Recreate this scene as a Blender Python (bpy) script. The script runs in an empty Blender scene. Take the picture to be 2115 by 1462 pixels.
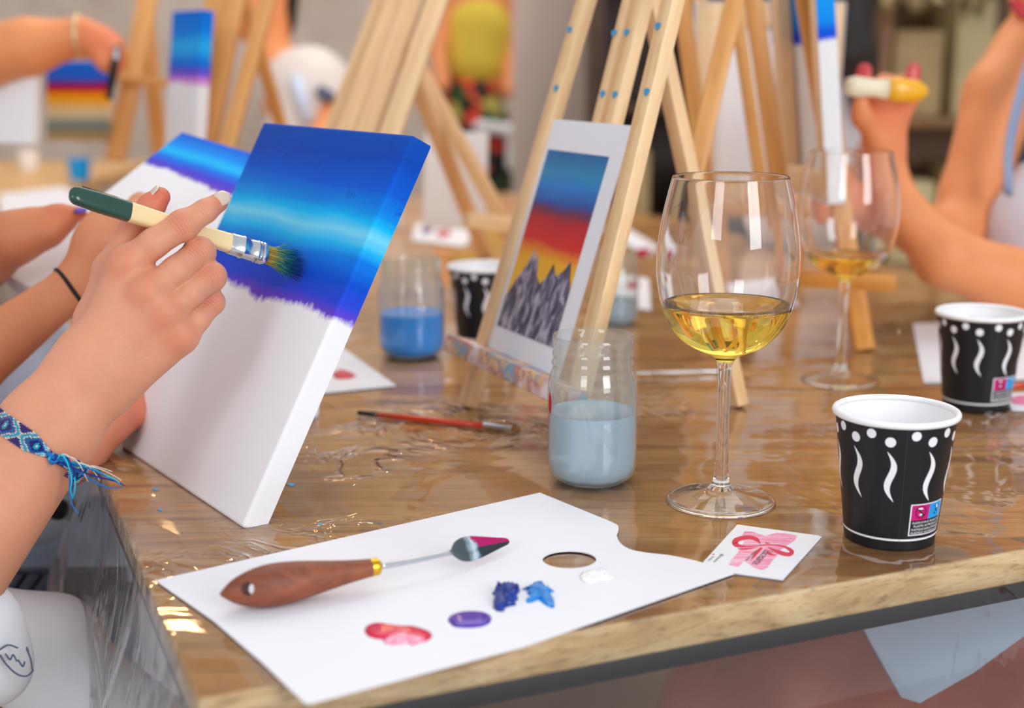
import bpy, bmesh, math, random
import numpy as np
from mathutils import Matrix, Vector
random.seed(7); rng = np.random.default_rng(7)
S = bpy.context.scene; COL = S.collection
PI = math.pi

# ------------------------------------------------------------------ camera, world, lights
TH = math.radians(12.0); FP = 2860.0; CZ = 1.055; CT, ST = math.cos(TH), math.sin(TH)
KD_ = .7945
def at(px, py, d): return atr(px, py, d*KD_)
def atr(px, py, d):
    """world point on the sight line of photo pixel (px, py), d metres along the view axis"""
    x = (px-1057.5)/FP*d; y = (py-731)/FP*d
    return np.array([x, d*CT-y*ST, CZ-d*ST-y*CT])
def on(px, py, z=0.751):
    r = atr(px, py, 1.0)-np.array([0, 0, CZ]); t = (z-CZ)/r[2]
    return np.array([0, 0, CZ])+r*t
cam = bpy.data.cameras.new('camera'); co = bpy.data.objects.new('camera', cam); COL.objects.link(co)
co.location = (0, 0, CZ); co.rotation_euler = (PI/2-TH, 0, 0)
cam.sensor_width = 36; cam.lens = 36*FP/2115; cam.clip_start = .02; cam.clip_end = 60
cam.dof.use_dof = True; cam.dof.focus_distance = .94; cam.dof.aperture_fstop = 3.9
S.camera = co
W = bpy.data.worlds.new('world'); S.world = W; W.use_nodes = True
bg = W.node_tree.nodes['Background']; bg.inputs[0].default_value = (.93, .96, 1, 1); bg.inputs[1].default_value = .76
def area(name, loc, target, sx, sy, power, col=(1, 1, 1)):
    l = bpy.data.lights.new(name, 'AREA'); l.shape = 'RECTANGLE'; l.size = sx; l.size_y = sy; l.energy = power; l.color = col
    o = bpy.data.objects.new(name, l); COL.objects.link(o); o.location = loc
    o.rotation_euler = (Vector(target)-Vector(loc)).to_track_quat('-Z', 'Y').to_euler(); return o
area('daylight_window', (1.9, -1.6, 2.0), (.1, 1.3, .8), 1.1, 1.7, 47, (.95, .98, 1))
area('daylight_window', (-1.5, -1.9, 2.2), (0, 1.3, .8), 1.0, 1.5, 22, (.92, .96, 1))
area('ceiling_light', (.2, 3.4, 3.3), (.1, 3.6, .8), 3.0, 3.0, 50, (1, .93, .84))
for i, (x, y, z) in enumerate([(-.9, 3.4, 2.0), (-.35, 3.7, 1.95), (.25, 4.2, 2.1), (.8, 3.6, 2.0), (1.3, 4.4, 2.1), (-1.2, 4.6, 2.1), (-.3, 2.6, 1.75), (.45, 2.7, 1.8)]):
    l = bpy.data.lights.new('bulb', 'POINT'); l.energy = 2.2; l.color = (1, .62, .28); l.shadow_soft_size = .022
    o = bpy.data.objects.new('bulb', l); COL.objects.link(o); o.location = (x, y, z)
S.view_settings.view_transform = 'Standard'; S.view_settings.look = 'None'; S.view_settings.gamma = 1
S.view_settings.use_curve_mapping = False; S.view_settings.exposure = 0.0
cy = S.cycles; cy.use_denoising = True; cy.max_bounces = 14; cy.transmission_bounces = 12; cy.transparent_max_bounces = 16
cy.diffuse_bounces = 3; cy.glossy_bounces = 5; cy.sample_clamp_indirect = 6; cy.blur_glossy = .3

# ------------------------------------------------------------------ materials
def srgb(r, g, b):
    f = lambda c: (c/255/12.92 if c/255 <= .04045 else ((c/255+.055)/1.055)**2.4)
    return (f(r), f(g), f(b), 1)
class N:
    def __init__(s, name):
        s.m = bpy.data.materials.new(name); s.m.use_nodes = True; s.t = s.m.node_tree
        s.b = s.t.nodes['Principled BSDF']; s.out = s.t.nodes['Material Output']
    def n(s, kind, **kw):
        x = s.t.nodes.new(kind)
        for k, v in kw.items():
            if k.startswith('i_'): x.inputs[k[2:].replace('_', ' ')].default_value = v
            else: setattr(x, k, v)
        return x
    def l(s, a, b): s.t.links.new(a, b)
    def coord(s, scale=(1, 1, 1), rot=(0, 0, 0), kind='Object'):
        tc = s.n('ShaderNodeTexCoord'); mp = s.n('ShaderNodeMapping'); mp.inputs['Scale'].default_value = scale; mp.inputs['Rotation'].default_value = rot
        s.l(tc.outputs[kind], mp.inputs[0]); return mp.outputs[0]
    def noise(s, vec, scale, detail=4, rough=.55, dist=0):
        x = s.n('ShaderNodeTexNoise', i_Scale=scale, i_Detail=detail, i_Roughness=rough, i_Distortion=dist); s.l(vec, x.inputs['Vector']); return x.outputs['Fac']
    def ramp(s, fac, stops, interp='LINEAR'):
        x = s.n('ShaderNodeValToRGB'); cr = x.color_ramp; cr.interpolation = interp
        while len(cr.elements) < len(stops): cr.elements.new(.5)
        for e, (p, c) in zip(cr.elements, sorted(stops, key=lambda q: q[0])): e.position = p; e.color = c
        s.l(fac, x.inputs[0]); return x.outputs[0]
    def math(s, op, a, b=None, clamp=False):
        x = s.n('ShaderNodeMath', operation=op, use_clamp=clamp)
        for i, v in enumerate((a, b)):
            if v is None: continue
            if isinstance(v, (int, float)): x.inputs[i].default_value = v
            else: s.l(v, x.inputs[i])
        return x.outputs[0]
    def mix(s, fac, a, b, mode='MIX'):
        x = s.n('ShaderNodeMix', data_type='RGBA', blend_type=mode)
        for i, v in ((0, fac), (6, a), (7, b)):
            if isinstance(v, (int, float, tuple)): x.inputs[i].default_value = v
            else: s.l(v, x.inputs[i])
        return x.outputs[2]
    def bump(s, h, strength=.3, dist=.001):
        x = s.n('ShaderNodeBump', i_Strength=strength, i_Distance=dist); s.l(h, x.inputs['Height']); s.l(x.outputs[0], s.b.inputs['Normal']); return x.outputs[0]
    def set(s, **kw):
        for k, v in kw.items():
            i = s.b.inputs[k.replace('_', ' ')]
            if isinstance(v, (int, float, tuple)): i.default_value = v
            else: s.l(v, i)
        return s
def plain(name, c, rough=.5, var=.06, vs=40, metal=0, bump=0, bs=300, coat=0, sss=0, emit=0, spec=.5):
    m = N(name); v = m.coord()
    n = m.noise(v, vs)
    dark = tuple(x*(1-var) for x in c[:3])+(1,); lite = tuple(min(1, x*(1+var)) for x in c[:3])+(1,)
    m.set(Base_Color=m.ramp(n, [(.3, dark), (.7, lite)]), Roughness=rough, Metallic=metal, Coat_Weight=coat, Specular_IOR_Level=spec)
    if sss: m.set(Subsurface_Weight=sss, Subsurface_Scale=.01); m.b.inputs['Subsurface Radius'].default_value = (1, .4, .25)
    if bump: m.bump(m.noise(v, bs, 3), bump, .0006)
    return m.m
def wood(name, stops, scale=(3, 40, 40), rot=(0, 0, 0), rough=.45, fine=1.0, dark=(.1, .05, .02, 1), darkamt=.35, coat=0):
    m = N(name); v = m.coord(scale, rot)
    a = m.noise(v, 1.0, 6, .6, .6); c = m.ramp(a, stops)
    v2 = m.coord(tuple(k*f for k, f in zip(scale, (4, 9, 9))), rot); f = m.noise(v2, 1.3*fine, 3, .6)
    mask = m.ramp(f, [(.56, (0, 0, 0, 1)), (.72, (1, 1, 1, 1))])
    k = m.math('MULTIPLY', mask, darkamt)
    m.set(Base_Color=m.mix(k, c, dark), Roughness=rough, Coat_Weight=coat); m.bump(f, .15, .0005)
    return m.m
def glass(name, col=(1, 1, 1, 1), ior=1.5, rough=0.0):
    m = N(name); m.set(Base_Color=col, Transmission_Weight=1.0, IOR=ior, Roughness=rough); return m.m

M = {}
_u = math.atan2(.2325, .4866)
def table_mat():
    m = N('honey_table_wood'); r = (0, 0, -_u)
    v = m.coord((1.6, 15, 15), r); big = m.noise(v, 1.2, 5, .62, 1.2)
    base = m.ramp(big, [(.28, srgb(166, 112, 64)), (.40, srgb(214, 160, 98)), (.5, srgb(244, 200, 138)), (.62, srgb(224, 170, 102)), (.74, srgb(250, 214, 158))])
    v1 = m.coord((.9, 3.2, 3.2), r); patch = m.noise(v1, 2.4, 3, .5, .8)
    base = m.mix(m.ramp(patch, [(.45, (0, 0, 0, 1)), (.75, (.5, .5, .5, 1))]), base, srgb(214, 146, 76))
    v2 = m.coord((14, 260, 260), r); f = m.noise(v2, 1.4, 3, .6)
    base = m.mix(m.ramp(f, [(.52, (0, 0, 0, 1)), (.75, (.55, .55, .55, 1))]), base, srgb(140, 90, 52))
    v3 = m.coord((5, 70, 70), r); g = m.noise(v3, 1.2, 4, .6, .3)
    base = m.mix(m.ramp(g, [(.5, (0, 0, 0, 1)), (.8, (.45, .45, .45, 1))]), base, srgb(150, 98, 60))
    m.set(Base_Color=base, Roughness=.42); m.bump(f, .12, .0004); return m.m
M['table'] = table_mat()
def edge_mat():
    m = N('pale_edge_wood'); r = (0, 0, -_u)
    v = m.coord((2.2, 20, 34), r); big = m.noise(v, 1.2, 5, .6, 1.4)
    base = m.ramp(big, [(.28, srgb(176, 136, 88)), (.45, srgb(220, 184, 132)), (.6, srgb(240, 212, 166)), (.75, srgb(218, 178, 122))])
    v2 = m.coord((30, 160, 330), (0, math.radians(14), -_u)); f = m.noise(v2, 1.3, 3, .65)
    base = m.mix(m.ramp(f, [(.53, (0, 0, 0, 1)), (.7, (.5, .5, .5, 1))]), base, srgb(126, 90, 56))
    v3 = m.coord((9, 9, 5), r); g = m.noise(v3, 1.1, 2, .5, .3)
    base = m.mix(m.ramp(g, [(.62, (0, 0, 0, 1)), (.8, (.6, .6, .6, 1))]), base, srgb(98, 74, 52))
    m.set(Base_Color=base, Roughness=.45); return m.m
M['edge'] = edge_mat()
def plastic_mat(name, haze, bstr, sc, streak=(1, 1, 1), tint=(.93, .95, .98, 1)):
    m = N(name); v = m.coord(streak)
    a = m.noise(v, sc, 3, .5, .8)
    rid = m.math('SUBTRACT', 1.0, m.math('ABSOLUTE', m.math('MULTIPLY', m.math('SUBTRACT', m.noise(v, sc*1.7, 3, .55, 1.5), .5), 7.0)), True)
    area_ = m.ramp(m.noise(v, sc*.55, 2), [(.54, (0, 0, 0, 1)), (.68, (1, 1, 1, 1))])
    h = m.math('ADD', a, m.math('MULTIPLY', m.math('MULTIPLY', m.math('POWER', rid, 3.0), area_), .55))
    h = m.math('ADD', h, m.math('MULTIPLY', m.noise(v, sc*9, 2), .012))
    bp = m.n('ShaderNodeBump', i_Strength=1.0, i_Distance=bstr); m.l(h, bp.inputs['Height'])
    fr = m.n('ShaderNodeFresnel', i_IOR=1.58); m.l(bp.outputs[0], fr.inputs['Normal'])
    gl = m.n('ShaderNodeBsdfGlossy', i_Roughness=.045, i_Color=(.95, .97, 1, 1)); m.l(bp.outputs[0], gl.inputs['Normal'])
    tr = m.n('ShaderNodeBsdfTransparent', i_Color=(.97, .98, .98, 1)); df = m.n('ShaderNodeBsdfTranslucent', i_Color=tint); d2 = m.n('ShaderNodeBsdfDiffuse', i_Color=tint)
    md = m.n('ShaderNodeMixShader', i_Fac=.5); m.l(df.outputs[0], md.inputs[1]); m.l(d2.outputs[0], md.inputs[2])
    m1 = m.n('ShaderNodeMixShader', i_Fac=haze); m.l(tr.outputs[0], m1.inputs[1]); m.l(md.outputs[0], m1.inputs[2])
    m2 = m.n('ShaderNodeMixShader'); m.l(fr.outputs[0], m2.inputs[0]); m.l(m1.outputs[0], m2.inputs[1]); m.l(gl.outputs[0], m2.inputs[2])
    m.l(m2.outputs[0], m.out.inputs[0]); return m.m
M['film'] = plastic_mat('clear_plastic_film', .02, .0042, 7)
M['film_side'] = plastic_mat('hanging_plastic_film', .14, .02, 11, (1.0, 1.0, .35))
M['film_front'] = plastic_mat('front_plastic_film', .012, .003, 6)
M['steel'] = plain('dark_steel', srgb(36, 29, 29), .5, .12, 60, .1, .2, spec=.3)
PINE = [(.3, srgb(222, 176, 122)), (.5, srgb(243, 206, 158)), (.7, srgb(250, 222, 184))]
M['pine'] = wood('pale_pine', PINE, (40, 40, 3), dark=srgb(205, 150, 92), darkamt=.5)
M['pine_gold'] = wood('golden_pine', [(.3, srgb(205, 140, 70)), (.5, srgb(226, 166, 96)), (.7, srgb(236, 186, 122))], (40, 40, 3), dark=srgb(180, 115, 55), darkamt=.5)
M['pine_orange'] = wood('orange_pine', [(.3, srgb(205, 128, 42)), (.5, srgb(222, 148, 60)), (.7, srgb(232, 168, 84))], (40, 40, 3), dark=srgb(170, 100, 40), darkamt=.5)
M['white'] = plain('white_canvas', srgb(243, 243, 246), .75, .015, 20, bump=.25, bs=1400)
M['paper'] = plain('white_card', srgb(240, 241, 248), .5, .012, 30, spec=.3)
M['cupblack'] = plain('matte_black_card', srgb(24, 25, 29), .42, .1, 200, spec=.4)
M['cupwhite'] = plain('white_cup_card', srgb(248, 248, 250), .35, .01, 30)
M['ink_white'] = plain('white_print', srgb(244, 244, 250), .4, .01, 30)
M['magenta'] = plain('magenta_print', srgb(205, 12, 120), .4, .03)
M['cyan'] = plain('cyan_print', srgb(10, 165, 240), .4, .03)
M['ink'] = plain('black_print', srgb(22, 18, 24), .4, .03)
M['grey_seam'] = plain('seam_grey', srgb(58, 58, 62), .5, .03)
def thin_glass(name, edge, amp=1.6, rough=.0):
    m = N(name); lw = m.n('ShaderNodeLayerWeight', i_Blend=.5); gl = m.n('ShaderNodeBsdfGlossy', i_Roughness=rough); tr = m.n('ShaderNodeBsdfTransparent'); f = lw.outputs['Facing']
    m.l(m.ramp(f, [(.0, (.99, .995, .99, 1)), (.75, (.96, .975, .97, 1)), (1, edge)]), tr.inputs[0])
    fac = m.math('MULTIPLY', m.math('ADD', m.math('MULTIPLY', m.math('POWER', f, 5.0), .96), .04), amp, True)
    mx = m.n('ShaderNodeMixShader'); m.l(fac, mx.inputs[0]); m.l(tr.outputs[0], mx.inputs[1]); m.l(gl.outputs[0], mx.inputs[2]); m.l(mx.outputs[0], m.out.inputs[0])
    return m.m
M['thin'] = thin_glass('thin_clear_glass', (.80, .84, .84, 1))
M['glass'] = glass('clear_glass'); M['wine'] = glass('white_wine', (1.0, .77, .12, 1), 1.34)
M['blue_water'] = plain('blue_paint_water', srgb(0, 150, 250), .15, .05, 20)
M['brass'] = plain('brass', srgb(222, 176, 50), .22, .05, 60, 1)
M['chrome'] = plain('brushed_steel', srgb(205, 208, 212), .2, .06, 90, 1)
M['spat_steel'] = plain('spatula_steel', srgb(120, 132, 138), .25, .15, 200, .9)
M['redwood'] = wood('red_brown_wood', [(.3, srgb(112, 56, 34)), (.5, srgb(140, 74, 46)), (.7, srgb(156, 86, 54))], (14, 120, 120), dark=srgb(84, 38, 24), darkamt=.6, rough=.5)
M['lacquer'] = plain('cream_lacquered_wood', srgb(240, 214, 160), .3, .05, 30, coat=.3)
M['green'] = plain('dark_green_lacquer', srgb(6, 66, 54), .2, .12, 60, coat=.5)
M['goldblack'] = wood('black_gold_print', [(.4, srgb(50, 40, 16)), (.6, srgb(150, 120, 50))], (900, 300, 300))
M['nail'] = plain('beige_nail_varnish', srgb(208, 188, 170), .2, .02, 60, coat=.6)
M['floor'] = plain('brown_floor', srgb(140, 112, 90), .6, .25, 2.2)
def skin(name, c, c2, veins=True):
    m = N(name); v = m.coord(); n = m.noise(v, 28, 4); n2 = m.noise(v, 190, 3)
    base = m.ramp(n, [(.3, c), (.7, tuple(min(1, x*1.12) for x in c[:3])+(1,))])
    base = m.mix(m.math('MULTIPLY', n2, .18), base, c2)
    at_ = m.n('ShaderNodeAttribute', attribute_name='flush'); base = m.mix(at_.outputs['Fac'], base, c2)
    m.set(Base_Color=base, Roughness=.47, Subsurface_Weight=.12, Subsurface_Scale=.006, Specular_IOR_Level=.35); m.b.inputs['Subsurface Radius'].default_value = (1, .35, .2)
    vor = m.n('ShaderNodeTexVoronoi', i_Scale=900); m.l(v, vor.inputs['Vector'])
    au = m.n('ShaderNodeAttribute', attribute_name='wru'); am = m.n('ShaderNodeAttribute', attribute_name='wrm')
    sn = m.math('ABSOLUTE', m.math('SINE', m.math('MULTIPLY', m.math('ADD', au.outputs['Fac'], m.math('MULTIPLY', n2, 1.6)), 1.35)))
    wr = m.math('MULTIPLY', m.math('MULTIPLY', m.math('SUBTRACT', 1.0, m.math('POWER', sn, .5)), m.math('POWER', am.outputs['Fac'], 1.5)), -11.0)
    n3 = m.noise(m.coord((60, 60, 60)), 1.0, 3)
    m.bump(m.math('ADD', m.math('ADD', m.math('ADD', vor.outputs['Distance'], m.math('MULTIPLY', n2, 1.5)), wr), m.math('MULTIPLY', n3, 3.5)), .30, .00035)
    return m.m
M['skin'] = skin('fair_skin', srgb(210, 149, 119), srgb(206, 96, 70))
M['skin_tan'] = skin('tanned_skin', srgb(204, 134, 94), srgb(196, 88, 58))
M['skin_pink'] = skin('pinkish_skin', srgb(226, 150, 132), srgb(216, 92, 84))
M['skin_orange'] = skin('orange_skin', srgb(232, 152, 98), srgb(222, 120, 80))  # warm orange is the skin's own tone, redder where flushed

# ------------------------------------------------------------------ object helpers
def wm(o):
    if o.parent is None: return o.matrix_basis.copy()
    return wm(o.parent) @ o.matrix_parent_inverse @ o.matrix_basis
def tag(o, label=None, cat=None, group=None, kind=None):
    if label: o['label'] = label
    if cat: o['category'] = cat
    if group: o['group'] = group
    if kind: o['kind'] = kind
    return o
def empty(name, loc, label, cat, group=None, rz=0):
    o = bpy.data.objects.new(name, None); COL.objects.link(o); o.matrix_basis = Matrix.Translation(Vector(loc)) @ Matrix.Rotation(rz, 4, 'Z')
    o.empty_display_size = .02
    return tag(o, label, cat, group)
def mk(name, V, F, mat, parent=None, mtx=None, smooth=True, label=None, cat=None, group=None, kind=None, mats=None, fm=None, recentre=True):
    V = np.asarray(V, dtype=float).reshape(-1, 3)
    if mtx is None:
        mtx = Matrix.Identity(4)
        if recentre:
            c = np.array([(V[:, 0].min()+V[:, 0].max())/2, (V[:, 1].min()+V[:, 1].max())/2, V[:, 2].min()])
            V = V-c; mtx = Matrix.Translation(Vector(c))
    me = bpy.data.meshes.new(name); me.from_pydata(V.tolist(), [], [tuple(int(i) for i in f) for f in F]); me.update()
    bm = bmesh.new(); bm.from_mesh(me); bmesh.ops.recalc_face_normals(bm, faces=bm.faces)
    if isinstance(smooth, float):
        for f in bm.faces: f.smooth = True
        for e in bm.edges:
            if len(e.link_faces) == 2 and e.calc_face_angle(0) > smooth: e.smooth = False
    else:
        for f in bm.faces: f.smooth = bool(smooth)
    bm.to_mesh(me); bm.free()
    for x in (mats or [mat]): me.materials.append(M[x] if isinstance(x, str) else x)
    if fm is not None: me.polygons.foreach_set('material_index', list(fm))
    o = bpy.data.objects.new(name, me); COL.objects.link(o)
    if parent is not None:
        o.parent = parent; o.matrix_parent_inverse = wm(parent).inverted()
    o.matrix_basis = mtx
    return tag(o, label, cat, group, kind)
def orient(o, d):
    n = Vector((0, 0, 0))
    for p in o.data.polygons: n += p.normal*p.area
    if n.dot(Vector(d)) < 0: o.data.flip_normals()
    return o
def dup(o, parent=None):
    c = o.copy(); COL.objects.link(c)
    if parent is not None:
        c.parent = parent; c.matrix_parent_inverse = o.matrix_parent_inverse.copy()
    for ch in list(o.children): dup(ch, c)
    return c
def frame(o, ex, ez):
    ex = Vector(ex).normalized(); ez = Vector(ez); ez = (ez-ez.dot(ex)*ex).normalized(); ey = ez.cross(ex)
    m = Matrix.Identity(4)
    for i in range(3): m[i][0], m[i][1], m[i][2], m[i][3] = ex[i], ey[i], ez[i], o[i]
    return m
def join(parts):
    V = []; F = []; n = 0
    for v, f in parts:
        v = np.asarray(v, float).reshape(-1, 3); V.append(v); F += [tuple(i+n for i in q) for q in f]; n += len(v)
    return np.vstack(V), F
def boxg(x0, x1, y0, y1, z0, z1, bev=0.0, seg=2):
    bm = bmesh.new(); bmesh.ops.create_cube(bm, size=1)
    for v in bm.verts: v.co = Vector(((x0+x1)/2+v.co.x*(x1-x0), (y0+y1)/2+v.co.y*(y1-y0), (z0+z1)/2+v.co.z*(z1-z0)))
    if bev: bmesh.ops.bevel(bm, geom=list(bm.edges), offset=bev, segments=seg, affect='EDGES', profile=.5)
    V = [tuple(v.co) for v in bm.verts]; F = [tuple(v.index for v in f.verts) for f in bm.faces]
    bm.verts.index_update(); F = [tuple(v.index for v in f.verts) for f in bm.faces]; bm.free(); return V, F
def bar(name, p0, p1, w, t, mat, parent, side=(1, 0, 0), bev=.0015, **kw):
    p0 = np.array(p0); p1 = np.array(p1); L = np.linalg.norm(p1-p0); ez = (p1-p0)/L
    ex = np.array(side, float); ex -= ex.dot(ez)*ez; ex /= np.linalg.norm(ex)
    V, F = boxg(-w/2, w/2, -t/2, t/2, 0, L, bev)
    return mk(name, V, F, mat, parent, frame(p0, ex, ez), smooth=.6, **kw)
def lathe(prof, n=48, closed=False):
    V = []; F = []; k = len(prof)
    for i in range(n):
        a = 2*PI*i/n; V += [(r*math.cos(a), r*math.sin(a), z) for r, z in prof]
    for i in range(n):
        j = (i+1) % n
        for q in range(k if closed else k-1):
            r = (q+1) % k; F.append((i*k+q, j*k+q, j*k+r, i*k+r))
    bm = bmesh.new(); vs = [bm.verts.new(v) for v in V]
    for f in F: bm.faces.new([vs[i] for i in f])
    bmesh.ops.remove_doubles(bm, verts=bm.verts, dist=1e-6); bm.verts.index_update()
    bmesh.ops.dissolve_degenerate(bm, edges=bm.edges, dist=1e-7); bm.verts.index_update()
    V = [tuple(v.co) for v in bm.verts]; F = [tuple(v.index for v in f.verts) for f in bm.faces]; bm.free(); return V, F
def spline(pts, n):
    P = np.array(pts, float); k = len(P); out = []
    Q = np.vstack([2*P[0]-P[1], P, 2*P[-1]-P[-2]])
    for s in np.linspace(0, k-1, n):
        i = min(int(s), k-2); t = s-i; a, b, c, d = Q[i], Q[i+1], Q[i+2], Q[i+3]
        out.append(.5*((2*b)+(-a+c)*t+(2*a-5*b+4*c-d)*t*t+(-a+3*b-3*c+d)*t**3))
    return np.array(out)
def tube(pts, rad, n=8, sq=(1, 1), up=(0, 0, 1)):
    P = np.array(pts, float); k = len(P); R = np.broadcast_to(np.asarray(rad, float), (k,)); V = []; F = []
    T = np.gradient(P, axis=0); T /= np.linalg.norm(T, axis=1)[:, None]+1e-12
    u = np.array(up, float); u = u-u.dot(T[0])*T[0]; u /= np.linalg.norm(u)+1e-12
    for i in range(k):
        u = u-u.dot(T[i])*T[i]; u /= np.linalg.norm(u)+1e-12; w = np.cross(T[i], u)
        for j in range(n):
            a = 2*PI*j/n; V.append(P[i]+R[i]*(sq[0]*math.cos(a)*u+sq[1]*math.sin(a)*w))
    for i in range(k-1):
        for j in range(n): F.append((i*n+j, i*n+(j+1) % n, (i+1)*n+(j+1) % n, (i+1)*n+j))
    F.append(tuple(range(n))[::-1]); F.append(tuple((k-1)*n+j for j in range(n))); return V, F
def prism(pts, z0, z1):
    n = len(pts); V = [(x, y, z0) for x, y in pts]+[(x, y, z1) for x, y in pts]
    F = [tuple(range(n))[::-1], tuple(range(n, 2*n))]+[(i, (i+1) % n, n+(i+1) % n, n+i) for i in range(n)]; return V, F
def onpoly(pp, z=.7512): return [tuple(on(x, y, z)[:2]) for x, y in pp]
def textmesh(txt, size, spacing=1.0, shear=0, bold=0):
    cu = bpy.data.curves.new('t', 'FONT'); cu.body = txt; cu.size = size; cu.align_x = 'CENTER'; cu.shear = shear; cu.offset = bold; cu.resolution_u = 3; cu.space_character = spacing
    o = bpy.data.objects.new('t', cu); COL.objects.link(o); dg = bpy.context.evaluated_depsgraph_get()
    me = bpy.data.meshes.new_from_object(o.evaluated_get(dg)); V = [tuple(v.co) for v in me.vertices]; F = [tuple(p.vertices) for p in me.polygons]
    bpy.data.objects.remove(o); bpy.data.curves.remove(cu); bpy.data.meshes.remove(me); return np.array(V), F

# ------------------------------------------------------------------ implicit surfaces for bodies
class SDF:
    def __init__(s, lo, hi, h):
        s.lo = np.array(lo, float); s.h = h; s.n = np.ceil((np.array(hi)-s.lo)/h).astype(int)+1
        s.F = np.full(s.n, 1.0, np.float32)
    def like(s):
        o = SDF.__new__(SDF); o.lo, o.h, o.n = s.lo, s.h, s.n; o.F = np.full(s.n, 1.0, np.float32); return o
    def cone(s, a, b, ra, rb, k=.004, nrm=None, sq=1.0, sub=False):
        a = np.array(a, float); b = np.array(b, float); mg = max(ra, rb)/min(1, sq)+k+3*s.h
        i0 = np.maximum(0, np.floor((np.minimum(a, b)-mg-s.lo)/s.h).astype(int)); i1 = np.minimum(s.n, np.ceil((np.maximum(a, b)+mg-s.lo)/s.h).astype(int)+1)
        if (i1 <= i0).any(): return s
        ax = [s.lo[d]+s.h*np.arange(i0[d], i1[d]) for d in range(3)]
        X, Y, Z = ax[0][:, None, None], ax[1][None, :, None], ax[2][None, None, :]
        ba = b-a; L2 = ba.dot(ba)+1e-12
        t = np.clip(((X-a[0])*ba[0]+(Y-a[1])*ba[1]+(Z-a[2])*ba[2])/L2, 0, 1)
        wx, wy, wz = X-a[0]-t*ba[0], Y-a[1]-t*ba[1], Z-a[2]-t*ba[2]
        if nrm is not None:
            n = np.array(nrm, float); n /= np.linalg.norm(n); c = (wx*n[0]+wy*n[1]+wz*n[2])*(1/sq-1)
            wx, wy, wz = wx+n[0]*c, wy+n[1]*c, wz+n[2]*c
        d = (np.sqrt(wx*wx+wy*wy+wz*wz)-(ra+(rb-ra)*t)).astype(np.float32)
        sl = tuple(slice(i0[q], i1[q]) for q in range(3)); A = s.F[sl]
        if sub: s.F[sl] = np.maximum(A, -d)
        else:
            hh = np.clip(.5+.5*(A-d)/k, 0, 1); s.F[sl] = A*(1-hh)+d*hh-k*hh*(1-hh)
        return s
    def chain(s, P, R, k=.004, nrm=None, sq=1.0):
        for i in range(len(P)-1): s.cone(P[i], P[i+1], R[i], R[i+1], k, nrm, sq)
        return s
    def merge(s, o, k):
        A, d = s.F, o.F; hh = np.clip(.5+.5*(A-d)/k, 0, 1); s.F = A*(1-hh)+d*hh-k*hh*(1-hh); return s
    def mesh(s, smooth=1):
        F = s.F; n = s.n
        for q in (0, -1): F[q] = np.maximum(F[q], s.h); F[:, q] = np.maximum(F[:, q], s.h); F[:, :, q] = np.maximum(F[:, :, q], s.h)
        I = F < 0
        c = np.zeros(n-1, np.int8)
        for dx in (0, 1):
            for dy in (0, 1):
                for dz in (0, 1): c += I[dx:n[0]-1+dx, dy:n[1]-1+dy, dz:n[2]-1+dz]
        msk = (c > 0) & (c < 8); cells = np.argwhere(msk); idx = -np.ones(n-1, int); idx[msk] = np.arange(len(cells))
        pos = np.zeros((len(cells), 3)); cnt = np.zeros(len(cells))
        cs = [(x, y, z) for x in (0, 1) for y in (0, 1) for z in (0, 1)]
        for p in cs:
            for d in range(3):
                if p[d]: continue
                q = list(p); q[d] = 1; q = tuple(q)
                fa = F[cells[:, 0]+p[0], cells[:, 1]+p[1], cells[:, 2]+p[2]]; fb = F[cells[:, 0]+q[0], cells[:, 1]+q[1], cells[:, 2]+q[2]]
                x = (fa < 0) != (fb < 0); t = fa[x]/(fa[x]-fb[x]); pp = np.array(p, float)+np.outer(t, np.array(q)-np.array(p)); pos[x] += pp; cnt[x] += 1
        V = s.lo+s.h*(cells+pos/cnt[:, None]); faces = []
        for d in range(3):
            e1, e2 = (d+1) % 3, (d+2) % 3
            sl0 = [slice(1, n[k]-1) for k in range(3)]; sl0[d] = slice(0, n[d]-1); sl1 = list(sl0); sl1[d] = slice(1, n[d])
            x = np.argwhere(I[tuple(sl0)] != I[tuple(sl1)])
            off = np.array([1, 1, 1]); off[d] = 0; x = x+off
            o1 = np.zeros(3, int); o1[e1] = 1; o2 = np.zeros(3, int); o2[e2] = 1
            g = lambda y: idx[y[:, 0], y[:, 1], y[:, 2]]
            faces.append(np.stack([g(x-o1-o2), g(x-o2), g(x), g(x-o1)], 1))
        Fc = np.vstack(faces); Fc = Fc[(Fc >= 0).all(1)]
        for _ in range(smooth):
            acc = np.zeros_like(V); ct = np.zeros(len(V))
            for a in range(4):
                for b in ((a+1) % 4, (a+3) % 4): np.add.at(acc, Fc[:, a], V[Fc[:, b]]); np.add.at(ct, Fc[:, a], 1)
            V = V*.4+.6*acc/np.maximum(ct, 1)[:, None]
        return V, Fc
def body(name, V, F, mat, parent=None, flush=(), **kw):
    o = mk(name, V, F, mat, parent, **kw)
    if flush:
        c = np.array(wm(o).translation); P = np.array([v.co for v in o.data.vertices])+c; f = np.zeros(len(P))
        for p, r, a in flush: f = np.maximum(f, a*np.exp(-np.sum((P-np.array(p))**2, 1)/(r*r)))
        at_ = o.data.attributes.new('flush', 'FLOAT', 'POINT'); at_.data.foreach_set('value', f.astype(np.float32))
    return o
def blob_sdf(chains, h, k, smooth=2):
    P = np.vstack([np.array(c[0]) for c in chains]); r = max(max(c[1]) for c in chains)+k+4*h
    s = SDF(P.min(0)-r, P.max(0)+r, h)
    for c in chains: s.chain(c[0], c[1], k, *(c[2:] if len(c) > 2 else ()))
    return s.mesh(smooth)

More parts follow.
